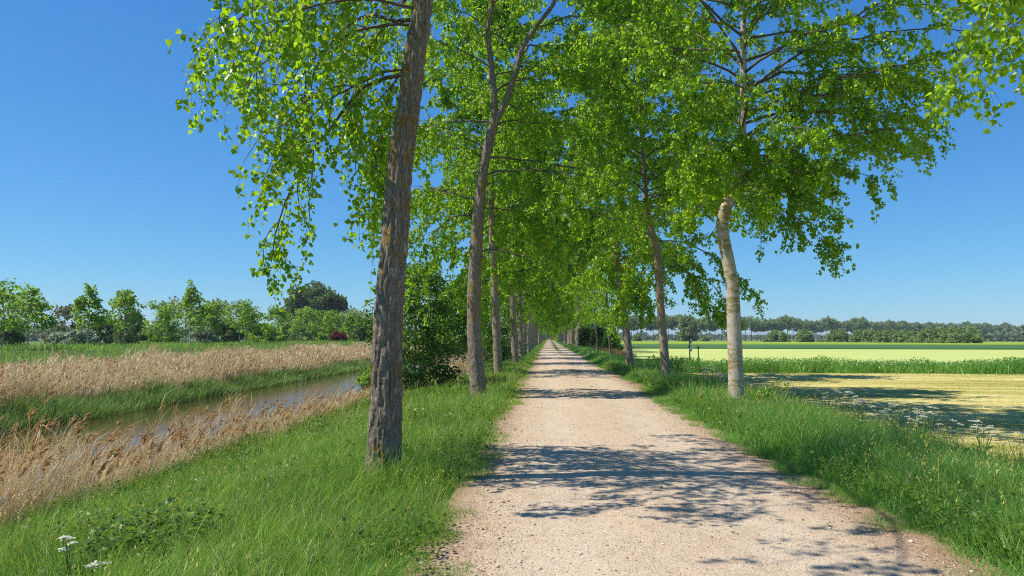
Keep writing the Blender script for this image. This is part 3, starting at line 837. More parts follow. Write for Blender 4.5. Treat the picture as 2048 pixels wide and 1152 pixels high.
# far bank grass slope
mbg = MB()
n_ = 42000
y = ysample(n_, 9, 200, .7); x = -40 + 22 * rng.random(n_)
k = in_view(x, y, 3); x = x[k]; y = y[k]; n_ = len(x); d = np.hypot(x, y)
blades(mbg, np.stack([x, y, gz(x, y) - .03], -1), (.18 + .4 * vnoise(x, y, 2.2)) * (.6 + .7 * rng.random(n_)), .017 * np.maximum(1, d / 25), rng.random(n_) * 6.28, .3 + .8 * rng.random(n_), 2,
       np.clip(.15 + .6 * vnoise(x, y, 3.5) + rng.normal(0, .16, n_), 0, .93), twist=rng.random(n_) * 6.28)
stuff(mbg.build('grass', M['grass']), 'rough green grass on the far bank behind the reed belt', 'grass')


# ------------------------------------------------------------------ trees
def catmull(pts, n):
    p = np.array(pts, float)
    p = np.vstack([2 * p[0] - p[1], p, 2 * p[-1] - p[-2]])
    seg = len(p) - 3
    t = np.linspace(0, seg - 1e-6, n)
    i = t.astype(int); f = (t - i)[:, None]
    a, b, c, d = p[i], p[i + 1], p[i + 2], p[i + 3]
    return .5 * (2 * b + (c - a) * f + (2 * a - 5 * b + 4 * c - d) * f ** 2 + (3 * b - a - 3 * c + d) * f ** 3)


def grow(r, start, az, el, L, n, droop, wander=.12, up=0.0):
    B = len(start)
    P = [start]
    a = az.copy()
    for k in range(n):
        f = (k + 1) / n
        e = el - droop * f ** 1.3 + r.normal(0, wander, B)
        a = a + r.normal(0, wander, B)
        st = np.stack([np.cos(e) * np.cos(a), np.cos(e) * np.sin(a), np.sin(e)], -1) * (L / n)[:, None]
        P.append(P[-1] + st)
    return np.stack(P, 1)


def sample(P, idx, t):
    n = P.shape[1] - 1
    x = np.clip(t * n, 0, n - 1e-6); i = x.astype(int); f = (x - i)[:, None]
    A = P[idx, i]; Bp = P[idx, i + 1]
    return A * (1 - f) + Bp * f, nrm(Bp - A)


def poplar(loc, stems, z0, H, R, seed, bark, label, group, nlimb=46, nsec=11, ntwig=8, nleaf=14, lsz=.082, shape='leaf', rmod=None,
           furrow=0.0, sides=28, droop0=1.15, leafm=None, el0=.20, pend=1.0, extra=None, cat='poplar tree', name='poplar_tree', stemseg=70, ulow=1.05, strands=0, zbare=None):
    """stems: list of (points, radii) in world space; first is the trunk. A tree of three parts: trunk, branches, crown."""
    r = np.random.default_rng(seed)
    loc = np.array(loc, float)
    root = empty(name, loc, label, cat, group)
    mt = MB()
    axes = []
    for pts, rad in stems:
        P = catmull(np.array(pts) - loc, stemseg); rr = np.interp(np.linspace(0, 1, stemseg), np.linspace(0, 1, len(rad)), rad)
        rr = rr * (1 + .03 * (vnoise(P[:, 2], P[:, 2] * 0 + seed, .35) - .5))
        axes.append((P, rr))
        ns_ = max(20, int(stemseg * 5)) if furrow > 0 else stemseg
        if furrow > 0:
            P2 = catmull(np.array(pts) - loc, ns_); r2 = np.interp(np.linspace(0, 1, ns_), np.linspace(0, 1, len(rad)), rad)
        else: P2, r2 = P, rr
        tmp = MB(); Vt = tubes(tmp, P2, r2, sides)
        V = tmp.V[0]
        if furrow > 0:
            C = np.repeat(P2, sides, 0); o_ = V - C; dn = nrm(o_)
            ln = np.array([abs(mnoise.noise((v[0] * 17, v[1] * 17, v[2] * 3.2))) * 1.0 + .5 * abs(mnoise.noise((v[0] * 40, v[1] * 40, v[2] * 9))) for v in V])
            V = V + dn * (np.clip(ln, 0, .5) - .22)[:, None] * furrow
        mt.add(V, Q=tmp.Q[0])
    mt.build('trunk', bark, root, smooth=True)
    # limbs
    B = nlimb
    u = (np.arange(B) + r.random(B)) / B
    u = u ** ulow
    z = z0 + (H - z0) * u * .97
    pick = np.zeros(B, int)
    if len(stems) > 1:
        for b in range(B):
            c = [s for s, (P, _) in enumerate(axes) if P[0, 2] + loc[2] - .1 < z[b] < P[-1, 2] + loc[2]]
            pick[b] = r.choice(c) if c else 0
    st = np.zeros((B, 3)); sr = np.zeros(B)
    for b in range(B):
        P, rr = axes[pick[b]]
        zz = z[b] - loc[2]
        st[b] = [np.interp(zz, P[:, 2], P[:, 0]), np.interp(zz, P[:, 2], P[:, 1]), min(zz, P[-1, 2])]
        sr[b] = np.interp(zz, P[:, 2], rr)
    az = np.arange(B) * 2.39996 + r.normal(0, .4, B)
    prof = np.sin(math.pi * (.24 + .73 * u)) ** .8
    L = R * prof * (.75 + .45 * r.random(B)) * 1.1
    el = el0 + (1.1 - el0) * u + r.normal(0, .15, B)
    dr = (droop0 * (1 - u) ** 1.3 + .15) * (.7 + .6 * r.random(B))
    if rmod is not None: L = L * np.array([rmod(a % (2 * math.pi), zz) for a, zz in zip(az, z)])
    if extra is not None:
        for (zz, a_, l_, e_, d_) in extra:
            P, rr = axes[0]
            st = np.vstack([st, [np.interp(zz, P[:, 2] + loc[2], P[:, 0]), np.interp(zz, P[:, 2] + loc[2], P[:, 1]), zz - loc[2]]])
            sr = np.append(sr, np.interp(zz, P[:, 2] + loc[2], rr)); az = np.append(az, a_); L = np.append(L, l_); el = np.append(el, e_); dr = np.append(dr, d_); u = np.append(u, .1)
        B = len(az)
    if zbare is not None:      # the bole stays clear of limbs towards the open road side up to this height
        L = np.where((np.sin(az) < -.2) & (st[:, 2] + loc[2] < zbare), .1, L)
    k = L > .25
    st, sr, az, L, el, dr, u = st[k], sr[k], az[k], L[k], el[k], dr[k], u[k]; B = len(az)
    LP = grow(r, st, az, el, L, 9, dr)
    mbk = MB()
    lr = np.minimum(.005 + L * .0058, sr * .5)
    tubes(mbk, LP, lr[:, None] * np.linspace(1, .28, 10)[None], 6)
    # secondary branches
    idx = np.repeat(np.arange(B), nsec); t = np.tile((np.arange(nsec) + .5) / nsec, B) * .85 + .13 + r.normal(0, .04, B * nsec)
    t = np.clip(t, .12, .99)
    kp = r.random(len(idx)) < np.clip(L[idx] / (R * .62), .12, 1)      # short limbs carry fewer side branches
    idx, t = idx[kp], t[kp]
    p2, d2 = sample(LP, idx, t)
    a2 = np.arctan2(d2[:, 1], d2[:, 0]) + np.where(np.arange(len(idx)) % 2, 1, -1) * (.5 + .6 * r.random(len(idx)))
    e2 = np.arcsin(np.clip(d2[:, 2], -1, 1)) * .7 + r.normal(.05, .35, len(idx))
    L2 = (.28 + .30 * L[idx]) * (1.1 - .65 * t) * (.7 + .6 * r.random(len(idx)))
    SP = grow(r, p2, a2, e2, L2, 5, (.35 + .5 * (1 - u[idx])) * pend, .16)
    tubes(mbk, SP, (.0035 + .0045 * L2)[:, None] * np.linspace(1, .4, 6)[None], 4)
    # limb tips also carry twigs
    AP = SP; AL = L2; au = u[idx]
    n2 = len(AP)
    idx3 = np.repeat(np.arange(n2), ntwig); t3 = np.clip(np.tile((np.arange(ntwig) + .6) / ntwig, n2) + r.normal(0, .06, n2 * ntwig), .05, 1)
    p3, d3 = sample(AP, idx3, t3)
    m3 = len(idx3)
    a3 = np.arctan2(d3[:, 1], d3[:, 0]) + r.normal(0, .9, m3)
    e3 = np.arcsin(np.clip(d3[:, 2], -1, 1)) * .5 + r.normal(-.1 * pend, .5, m3)
    L3 = (.16 + .26 * r.random(m3)) * (.8 + .5 * (1 - au[idx3]) * pend)
    TP = grow(r, p3, a3, e3, L3, 3, (.5 + .9 * (1 - au[idx3])) * pend * (.4 + .9 * r.random(m3)), .2)
    tubes(mbk, TP, (.0022 * np.ones(m3))[:, None] * np.linspace(1, .5, 4)[None], 3)
    # long pendulous shoots below the outer branches
    if strands:
        w_ = np.hypot(SP[:, -1, 0], SP[:, -1, 1]) - .55 * SP[:, -1, 2]
        cand = np.argsort(-w_ + r.normal(0, .5, len(w_))); ch = []; cnt = {}
        for c_ in cand:
            lb = int(idx[c_])
            if cnt.get(lb, 0) < 3:
                ch.append(c_); cnt[lb] = cnt.get(lb, 0) + 1
            if len(ch) == strands: break
        ch = np.array(ch); strands = len(ch)
        ap = r.random(strands) * 6.28
        HP = grow(r, SP[ch, -1], ap, np.full(strands, -.9), .45 + .75 * r.random(strands) ** 1.5, 3, np.full(strands, .65), .12)
        tubes(mbk, HP, (.0024 * np.ones(strands))[:, None] * np.linspace(1, .5, 4)[None], 3)
        k2 = np.repeat(np.arange(strands), 2)
        TP = np.concatenate([TP, HP[k2]]); idx3 = np.concatenate([idx3, ch[k2]])
        m3 = len(TP)
    mbk.build('branches', M['twig'], root, smooth=True)
    # leaves
    idx4 = np.repeat(np.arange(m3), nleaf); t4 = np.clip(r.random(len(idx4)) ** .8, .05, 1)
    p4, d4 = sample(TP, idx4, t4)
    m4 = len(idx4)
    off = rdir(m4, r) * .045; off[:, 2] -= .012
    P = p4 + off
    D = nrm(off) * .5 + rdir(m4, r) * .45 + np.array([0, 0, -.55])
    nn = rdir(m4, r)
    # per-tree and per-clump leaf tone: young yellow leaves at twig ends
    tone = np.clip(.22 + .33 * r.random(len(SP))[idx3][idx4] + .25 * t4 + r.normal(0, .17, m4), 0, 1)
    ml = MB()
    leaves(ml, P, D, nn, lsz * (.6 + .65 * r.random(m4)), tone, shape)
    ml.build('crown', leafm or M['poplar_leaf'], root)
    return root


GL = 'poplars lining the canal side of the path'
GR = 'poplars lining the field side of the path'


def stem(pix, Y, ztop=None, rtop=.02, topdx=0.0, base=True, dY=None):
    """pix: list of (px, py, width px) from foot to tip at depth Y; continued to ztop"""
    pts = [at(p[0], p[1], Y + (0 if dY is None else dY * i)) for i, p in enumerate(pix)]
    rad = [p[2] * .445 / F * Y for p in pix]
    if ztop:
        a, b = pts[-2], pts[-1]
        sl = (b - a) / max(b[2] - a[2], .1)
        zs = b[2]
        for q in (.33, .66, 1.0):
            dz = (ztop - zs) * q
            pts.append(np.array([b[0] + sl[0] * dz * .35 + topdx * q, b[1], zs + dz]))
            rad.append(rad[len(pix) - 1] * (1 - q) + rtop * q)
    return pts, rad


# --- first canal-side tree
s1 = stem([(769, 990, 100), (768, 955, 86), (769, 900, 72), (772, 800, 67), (776, 650, 60), (790, 470, 57), (801, 330, 52), (820, 190, 47), (832, 90, 46), (845, 0, 42)], 8.3, 13.5, .03)
TREE_L1 = poplar((s1[0][1][0], 8.3, -.05), [s1], 4.3, 13.0, 3.6, 11, M['bark'], 'thick leaning poplar with furrowed lichen-spotted bark, nearest tree beside the canal', GL,
       nlimb=54, ulow=1.25, furrow=.065, sides=96, droop0=1.35, pend=1.5, ntwig=6, nleaf=10, lsz=.073, stemseg=90, strands=60, zbare=5.2,
       rmod=lambda a, z: (.70 if math.cos(a) < -.3 and z > 6 else .40 if (math.cos(a) < -.3 and abs(a - 3.25) < .5) else (.02 if z < 8.0 and math.cos(a) > .1 else (1.22 if math.sin(a) < -.3 and z > 5.8 else 1.0))),
       extra=[(5.2, 2.80, 2.9, .3, 1.45), (4.7, 2.6, 2.1, .2, 1.3), (5.0, 3.75, 2.3, .3, 1.5), (5.7, 3.0, 3.0, .35, 1.2), (5.4, 3.6, 2.5, .3, 1.6), (5.6, 2.4, 2.6, .4, 1.3)])
# --- second, forked
Y2 = 19.6
s2 = stem([(958, 800, 40), (955, 770, 35), (948, 650, 30), (950, 540, 29), (957, 430, 25), (965, 350, 22), (978, 285, 20), (990, 235, 19)], Y2)
s2a = stem([(988, 245, 15), (989, 200, 13), (983, 130, 12), (976, 60, 11), (985, 0, 10)], Y2, 15.5, .02)
s2b = stem([(990, 245, 16), (1010, 205, 14), (1030, 150, 13), (1045, 95, 11), (1075, 50, 9), (1110, 0, 8)], Y2, 14.5, .02)
poplar((s2[0][0][0], Y2, -.05), [s2, s2a, s2b], 3.8, 15.5, 3.6, 22, M['bark'], 'poplar forking into two limbs, second tree from the front beside the canal', GL, nlimb=66, furrow=.04, sides=44, strands=60, zbare=11.0, droop0=1.2, pend=1.2, stemseg=50)
# --- third to seventh of the canal side
rows = [(31.8, [(999, 755, 22), (996, 728, 20), (990, 600, 17), (985, 500, 15), (983, 440, 14)], 33, 'slim poplar with a lichen-yellow foot, third tree from the front beside the canal'),
        (43.0, [(1031, 735, 18), (1030, 715, 16.5), (1027, 650, 14), (1025, 580, 13)], 34, 'straight grey poplar, fourth tree from the front beside the canal'),
        (54.0, [(1045, 725, 13), (1043, 710, 12.5), (1041, 640, 11), (1040, 580, 10)], 35, 'grey poplar just behind the fourth tree, fifth beside the canal')]
for Yt, pix, sd, lab in rows:
    s_ = stem(pix, Yt, 17.5, .02)
    poplar((s_[0][0][0], Yt, -.05), [s_], 3.9, 17.5, 3.9, sd, M['bark_mid'], lab, GL, nlimb=80, ntwig=8, nleaf=12, lsz=.105, sides=18, zbare=6.5, droop0=1.0, pend=1.1, stemseg=40)

# --- field side
s_ = stem([(1476, 815, 38), (1473, 788, 34), (1468, 650, 30), (1463, 560, 28), (1446, 470, 27), (1447, 430, 27), (1462, 390, 25), (1478, 330, 23), (1485, 230, 17), (1487, 150, 14)], 17.1, 13.4, .02)
poplar((s_[0][0][0], 17.1, -.05), [s_], 4.6, 13.4, 4.4, 41, M['bark_pale'], 'pale barked poplar with a kinked trunk, standing by the mown field', GR, nlimb=70, nleaf=16, lsz=.078, rmod=lambda a, z: .4 if (math.cos(a) < -.35 and z < 7.5) else (.68 if z < 6.0 else 1.0), furrow=.008, sides=36, droop0=.8, pend=.9, stemseg=80,
       extra=[(5.2, -.1, 4.0, .45, .65), (5.6, .25, 4.2, .45, .7), (5.0, -.35, 3.2, .4, .65), (6.2, .05, 4.7, .45, .7), (5.1, .5, 3.2, .4, .65), (6.8, -.2, 4.6, .45, .9), (7.4, .2, 4.8, .5, .8)])
s_ = stem([(1334, 775, 24), (1332, 750, 21), (1322, 620, 17), (1316, 520, 17), (1311, 490, 16), (1298, 440, 14), (1290, 380, 12)], 25.6, 15.2, .02)
poplar((s_[0][0][0], 25.6, -.05), [s_], 3.9, 15.2, 3.9, 42, M['bark_mid'], 'grey poplar bending left at mid height, second trunk from the front on the field side', GR, nlimb=80, nleaf=14, lsz=.090, furrow=.012, sides=24, zbare=5.5, droop0=1.1, stemseg=50)
s_ = stem([(1262, 750, 20), (1260, 728, 18), (1245, 600, 15), (1233, 520, 15), (1238, 480, 12)], 35.7, 17.5, .02)
poplar((s_[0][0][0], 35.7, -.05), [s_], 3.9, 17.5, 4.1, 46, M['bark_mid'], 'dark shaded poplar leaning left, third trunk from the front on the field side', GR, nlimb=80, nleaf=13, lsz=.105, sides=18, zbare=5.0, droop0=1.1, stemseg=40)
# thin young trees
for px, pxt, Yt, sd, lab in ((1221, 1213, 50, 51, 'thin young poplar with a bare black stem, right one of the thin pair'), (1196, 1189, 61, 52, 'thin young poplar with a bare black stem, left one of the thin pair')):
    s_ = stem([(px + 1, 720, 6), (px, 705, 5), (px - 5, 650, 4.4), (pxt, 600, 4)], Yt, 6.8, .01)
    poplar((s_[0][0][0], Yt, -.05), [s_], 3.0, 6.8, 1.7, sd, M['dark_bark'], lab, 'thin young poplars on the field side', nlimb=22, nsec=5, ntwig=5, nleaf=7, lsz=.11, sides=8, droop0=.9, stemseg=24)

# foremost field-side tree: foot just outside the picture, crown overhead
s_ = ([(4.75, 5.6, -.2), (4.72, 5.6, 1.5), (4.66, 5.6, 4), (4.6, 5.6, 7), (4.6, 5.7, 12.5)], [.22, .19, .16, .12, .02])
poplar((4.75, 5.6, -.05), [s_], 4.3, 12.5, 2.7, 44, M['bark_pale'], 'poplar whose leafy branches with large leaves hang in from overhead by the field', GR, nlimb=34, nsec=8, ntwig=6, nleaf=10, lsz=.064, sides=20, droop0=1.0, stemseg=40,
       rmod=lambda a, z: (.62 if (math.cos(a) < -.2 and z < 7) else 1.0) * (.7 if (math.sin(a) < -.3) else 1.0),
       extra=[(4.45, 2.0, 1.8, .3, 1.25), (4.6, 2.35, 1.5, .35, 1.1), (4.8, 1.75, 1.9, .35, 1.2)])

# avenue beyond: three models, copied along both rows
models = []
for q, sd in enumerate((61, 62, 63)):
    H_ = 16.8 + .6 * q
    s_ = ([(0, 0, -.25), (.02, 0, .4), (.0 + .08 * q, .03, 3), (-.05 + .12 * q, 0, 6), (.05, .05, H_)], [.26, .215, .185, .14, .02])
    models.append(poplar((0, 0, -.05), [s_], 3.9 + .2 * q, H_, 4.0, sd, M['bark_mid'], 'x', GL, nlimb=66, nsec=9, ntwig=6, nleaf=8, lsz=.15, shape='diam', sides=14, droop0=.75, pend=.8, stemseg=24))
FARL = 'one of the many distant poplars merging into the canal-side row down the path'
FARR = 'one of the many distant poplars merging into the field-side row down the path'
jobs = []
for k in range(28): jobs.append((-2.05 + random.uniform(-.15, .15), 65.2 + 11.2 * k + random.uniform(-.6, .6), FARL, GL))
for k in range(26): jobs.append((3.85 + random.uniform(-.15, .15), 96 + 10.6 * k + random.uniform(-.6, .6), FARR, GR))
for q, (x, y, lab, g) in enumerate(jobs):
    if q == 0: lab = 'slightly leaning poplar, sixth tree from the front beside the canal'
    if q == 28: lab = 'pale sunlit poplar beyond the thin young pair on the field side'
    m_ = models[q % 3]
    sc = random.uniform(.92, 1.08)
    if q < 3:
        m_.location = (x, y, -.05); m_.rotation_euler = (0, 0, random.uniform(0, 6.28)); m_['label'] = lab; m_['group'] = g
    else:
        dup(m_, (x, y, -.05), random.uniform(0, 6.28), sc, lab, g)


# ------------------------------------------------------------------ clump-built shrubs and distant trees
def leafy(name, loc, w, h, label, cat, group, leafm, barkm, seed, base=.1, ncl=60, nlf=60, lsz=.12, stem_r=.05, nst=1, dpt=None, top=1.0, shape='diam', profile='oval', clr=.30, upright=0.0, spread=.0):
    """tree or shrub: stem(s) with limbs carrying leaf clumps. w full width, h height, base = bare stem fraction"""
    r = np.random.default_rng(seed)
    root = empty(name, loc, label, cat, group)
    rx = w / 2; ry = (dpt or w) / 2
    zc0 = h * base
    u = r.random(ncl) ** .9
    if profile == 'oval': pr = np.sin(math.pi * (.16 + .80 * u)) ** .7
    elif profile == 'dome': pr = np.sqrt(np.clip(1 - (u * .97) ** 2.2, 0, 1))
    elif profile == 'cone': pr = (1 - u) ** .75 * .95 + .10
    else: pr = np.where(u < .35, .75 + .6 * u, (1.1 - u) * 1.25)
    ang = r.random(ncl) * 6.28; rad = np.sqrt(r.random(ncl)) ** .7
    cl = np.stack([np.cos(ang) * rad * pr * rx, np.sin(ang) * rad * pr * ry, zc0 + (h - zc0) * u * top], -1)
    cl *= 1 + np.abs(r.normal(0, .16, (ncl, 1))) * np.array([1, 1, .35]) - .06
    mt = MB()
    tips = []
    for q in range(nst):
        a_ = r.random() * 6.28; o_ = .0 if nst == 1 else w * (.05 + .12 * r.random())
        p0 = np.array([math.cos(a_) * o_ * .4, math.sin(a_) * o_ * .4, -.1]); p2 = np.array([math.cos(a_) * o_ * 2.2, math.sin(a_) * o_ * 2.2, h * (.85 if nst == 1 else .7)])
        pts = catmull([p0, p0 * .6 + p2 * .4 + r.normal(0, .03 * w, 3) * np.array([1, 1, 0]), p2], 10)
        tubes(mt, pts, np.linspace(stem_r, stem_r * .25, 10), 7)
        tips.append(pts)
    for c in cl[::2]:
        s_ = tips[r.integers(nst)]
        zt = min(max(c[2] - .35 * math.hypot(c[0], c[1]), h * base * .9), h * .8)
        k = int(np.argmin(np.abs(s_[:, 2] - zt)))
        mid = s_[k] * .45 + c * .55; mid[2] -= .04 * h
        tubes(mt, catmull([s_[k], mid, c], 5), np.linspace(stem_r * .30, stem_r * .06, 5), 4)
    mt.build('trunk' if nst == 1 else 'stems', barkm, root, smooth=True)
    ml = MB()
    tot = ncl * nlf
    ci = np.repeat(np.arange(ncl), nlf)
    cr = clr * (.6 + .8 * r.random(ncl)) * min(w, h) * .5
    off = rdir(tot, r) * (r.random(tot) ** .45)[:, None] * cr[ci][:, None] * np.array([1.15, 1.15, .8 + upright])
    P = cl[ci] + off
    P[:, 2] = np.maximum(P[:, 2], .04)
    D = nrm(off) + rdir(tot, r) * .7 + np.array([0, 0, -.25 + upright])
    nn = rdir(tot, r) * .8 + np.array([0, 0, .5])
    tone = np.clip(.25 + .4 * r.random(ncl)[ci] + r.normal(.08, .17, tot), 0, 1)
    leaves(ml, P, D, nn, lsz * (.6 + .7 * r.random(tot)), tone, shape)
    ml.build('crown', leafm, root)
    return root


def foot(px, depth, dz=0.0):
    p = at(px, 676, depth)
    return (p[0], depth, float(gz(p[0], depth)) + dz)


# near-bank shrubs between the first and third canal trees
leafy('shrub', foot(828, 25.5), 3.0, 4.4, 'bushy dark green maple shrub on the canal bank, behind the nearest tree', 'shrub', None, M['maple_leaf'], M['dark_bark'], 101, .05, 130, 95, .105, .05, 4, profile='oval', clr=.26)
leafy('shrub', foot(902, 40), 3.2, 4.5, 'dense dark shrub on the canal bank, just left of the second tree', 'shrub', None, M['maple_leaf'], M['dark_bark'], 102, .02, 120, 80, .13, .06, 4, profile='oval', clr=.28)
leafy('shrub', foot(965, 49), 4.0, 3.9, 'dark shrub filling the gap between the second and third canal trees', 'shrub', None, M['maple_leaf'], M['dark_bark'], 103, .02, 90, 70, .15, .06, 4, profile='dome', clr=.3)
leafy('shrub', foot(1008, 60), 3.4, 3.0, 'low dark shrub behind the third canal tree', 'shrub', None, M['dark_leaf'], M['dark_bark'], 104, .02, 70, 60, .17, .06, 3, profile='dome', clr=.3)
leafy('shrub', foot(742, 30), 1.0, 1.7, 'small leafy sapling at the water, peeping out left of the nearest trunk', 'shrub', None, M['young_leaf'], M['dark_bark'], 105, .1, 40, 45, .10, .02, 2, clr=.3)
# dry reed tuft between the shrubs
mb = MB()
n_ = 900; c = foot(905, 31)
x = c[0] + rng.normal(0, .45, n_); y = c[1] + rng.normal(0, .5, n_)
blades(mb, np.stack([x, y, gz(x, y)], -1), .7 + .75 * rng.random(n_), .016 * np.ones(n_), rng.normal(0, 1.4, n_), .1 + .5 * rng.random(n_), 3, np.clip(rng.normal(.5, .25, n_), 0, 1), twist=rng.random(n_) * 6.28)
tag(mb.build('reed_tuft', M['reed']), 'isolated tuft of dry straw-coloured reeds between the dark shrubs', 'reed tuft')

# young trees on the far bank (x about -33)
GY = 'young trees planted along the far bank of the canal'
ytr = [(2, 42.5, 570, 3.4, 0, 'broad young tree cut off by the left edge of the photo'),
       (55, 46.8, 577, 2.6, 1, 'dark young tree with wide flat sprays, first complete one from the left edge'),
       (176, 53.5, 574, 2.6, 2, 'tall pointed pale young tree with feathery top, standing before silvery scrub'),
       (244, 57.5, 583, 2.9, 0, 'young tree with raised side twigs, right of the pointed pale one'),
       (380, 68, 570, 2.9, 2, 'tallest young tree on the far bank with a loose spire on top'),
       (414, 72, 612, 2.9, 1, 'short round young tree close beside the tallest one'),
       (479, 79, 605, 4.0, 0, 'round headed young tree standing clear before open sky'),
       (493, 83, 618, 2.6, 1, 'smaller young tree half hidden behind the round headed one'),
       (551, 91, 618, 3.8, 0, 'yellowish green young tree left of the big dark copse'),
       (614, 103, 617, 4.0, 1, 'young tree directly in front of the big dark copse'),
       (660, 113, 626, 3.8, 0, 'small young tree left of the red bush'),
       (700, 121, 634, 3.4, 2, 'small young tree right of the red bush')]
for q, (px, dp, ty, w, kind, lab) in enumerate(ytr):
    f = foot(px, dp)
    h = at(px, ty, dp)[2] - f[2]
    leafy('young_tree', f, w, h, lab, 'young tree', GY, M['young_leaf'], M['pale_stem'], 200 + q, .36 if q > 0 else .3, 62, 26, .14 + .001 * dp, .06, 1,
          profile=('oval', 'dome', 'cone')[kind], clr=.19 if kind != 2 else .15, top=1.0, upright=.25 if kind == 2 else .1)

# scrub and willows behind the young trees
GS = 'scrub bushes behind the young trees'
bush = [(130, 95, 78, 612, 'brown_leaf', 'thin brownish budding bush between the dark and the pointed young tree', 'oval'),
        (165, 64, 60, 660, 'silver_leaf', 'silvery whitish shrub at the foot of the pointed young tree', 'dome'),
        (118, 66, 44, 668, 'silver_leaf', 'small silvery shrub left of the pointed young tree', 'dome'),
        (262, 76, 62, 622, 'dark_leaf', 'dark green bush behind the young tree with raised twigs', 'oval'),
        (318, 84, 70, 604, 'young_leaf', 'tall fresh green bush left of the tallest young tree', 'oval'),
        (348, 98, 90, 600, 'willow_leaf', 'large grey green willow rising behind the fresh green bush', 'oval'),
        (440, 108, 80, 606, 'willow_leaf', 'grey green willow between the tallest and the round young tree', 'oval'),
        (402, 77, 62, 655, 'silver_leaf', 'silvery shrub under the tallest young tree', 'dome'),
        (452, 88, 60, 640, 'dark_leaf', 'dark bush under the round headed young tree', 'dome'),
        (528, 96, 66, 650, 'young_leaf', 'rounded green bush left of the yellowish young tree', 'dome'),
        (585, 112, 76, 645, 'willow_leaf', 'greyish bush at the foot of the big dark copse', 'dome'),
        (640, 124, 84, 648, 'young_leaf', 'low green bush below the right half of the copse', 'dome'),
        (712, 150, 74, 622, 'willow_leaf', 'pale grey green wood edge right of the copse', 'dome'),
        (735, 118, 60, 640, 'maple_leaf', 'green bush beside the nearest trunk on the far bank', 'dome'),
        (10, 62, 60, 640, 'dark_leaf', 'dark bush under the broad young tree at the left edge', 'dome'),
        (205, 92, 56, 640, 'dark_leaf', 'dark bush between the pointed and the raised-twig young tree', 'dome')]
for q, (px, dp, wpx, ty, mt_, lab, prf) in enumerate(bush):
    f = foot(px, dp)
    h = at(px, ty, dp)[2] - f[2]
    leafy('bush', f, wpx / F * dp, h, lab, 'bush', GS, M[mt_], M['dark_bark'], 300 + q, .02, 64, 40, .0032 * dp, .06, 4, profile=prf, clr=.22, upright=.2 if mt_ == 'willow_leaf' else 0, shape='diam')
f = foot(676, 108)
leafy('bush', f, 2.4, 1.35, 'dark red copper-leaved bush on the far bank', 'bush', None, M['red_leaf'], M['dark_bark'], 340, .02, 40, 45, .26, .04, 3, profile='dome', clr=.3)
# big dark copse
GC = 'big dark trees of the distant copse'
for q, (px, wpx, ty, lab) in enumerate([(600, 70, 578, 'dark rounded tree, left part of the distant copse'), (640, 80, 573, 'dark rounded tree, tallest in the middle of the distant copse'), (672, 54, 592, 'dark rounded tree, right part of the distant copse')]):
    f = foot(px, 215)
    h = at(px, ty, 215)[2] - f[2]
    leafy('round_tree', f, wpx / F * 215, h, lab, 'tree', GC, M['dark_leaf'], M['dark_bark'], 350 + q, .12, 130, 75, .70, .35, 1, profile='dome', clr=.24)

# field-side bush group beyond the thin pair
for q, (px, dp, wpx, ty, mt_, lab) in enumerate([(1172, 112, 40, 660, 'yellow_leaf', 'olive green bush between the pale trunk and the thin young pair'), (1200, 106, 44, 656, 'yellow_leaf', 'yellowish bush behind the thin young pair'), (1224, 102, 30, 668, 'young_leaf', 'small green bush right of the thin young pair')]):
    f = foot(px, dp); h = at(px, ty, dp)[2] - f[2]
    leafy('bush', f, wpx / F * dp, h, lab, 'bush', 'bushes on the field side of the avenue', M[mt_], M['dark_bark'], 360 + q, .02, 60, 60, .30, .06, 4, profile='dome', clr=.27)
mb = MB()
n_ = 1600
x = 5.3 + rng.random(n_) * 2.6; y = 66 + rng.random(n_) * 26
blades(mb, np.stack([x, y, gz(x, y)], -1), .5 + .45 * rng.random(n_), .05 * np.ones(n_), rng.random(n_) * 6.28, .1 + .5 * rng.random(n_), 2, np.clip(rng.normal(.2, .2, n_), 0, 1), twist=rng.random(n_) * 6.28)
stuff(mb.build('dry_grass', M['plume']), 'reddish brown dead grass at the foot of the olive bushes', 'dry grass')

# ------------------------------------------------------------------ distant poplar row on the right
GF = 'distant row of poplars beyond the fields'
fm = []
for q in range(4):
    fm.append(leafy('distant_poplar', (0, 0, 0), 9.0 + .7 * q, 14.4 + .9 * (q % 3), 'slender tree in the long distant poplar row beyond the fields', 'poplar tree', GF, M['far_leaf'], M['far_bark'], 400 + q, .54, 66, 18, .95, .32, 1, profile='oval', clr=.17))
A = np.array([3.0, 388.0]); Bv = np.array([575.0, 885.0])
nfar = 118
for k in range(nfar):
    t = k / (nfar - 1)
    if .915 < t < .93: continue
    p = A * (1 - t) + Bv * t
    x, y = p[0] + random.uniform(-.8, .8), p[1] + random.uniform(-.8, .8)
    loc = (x, y, float(right_z(y)) - .1)
    rz = random.uniform(0, 6.28); sc = random.uniform(.84, 1.12)
    if k < 4:
        o = fm[k]; o.location = loc; o.rotation_euler = (0, 0, rz)
    else:
        dup(fm[k % 4], loc, rz, sc, 'slender tree in the long distant poplar row beyond the fields', GF)
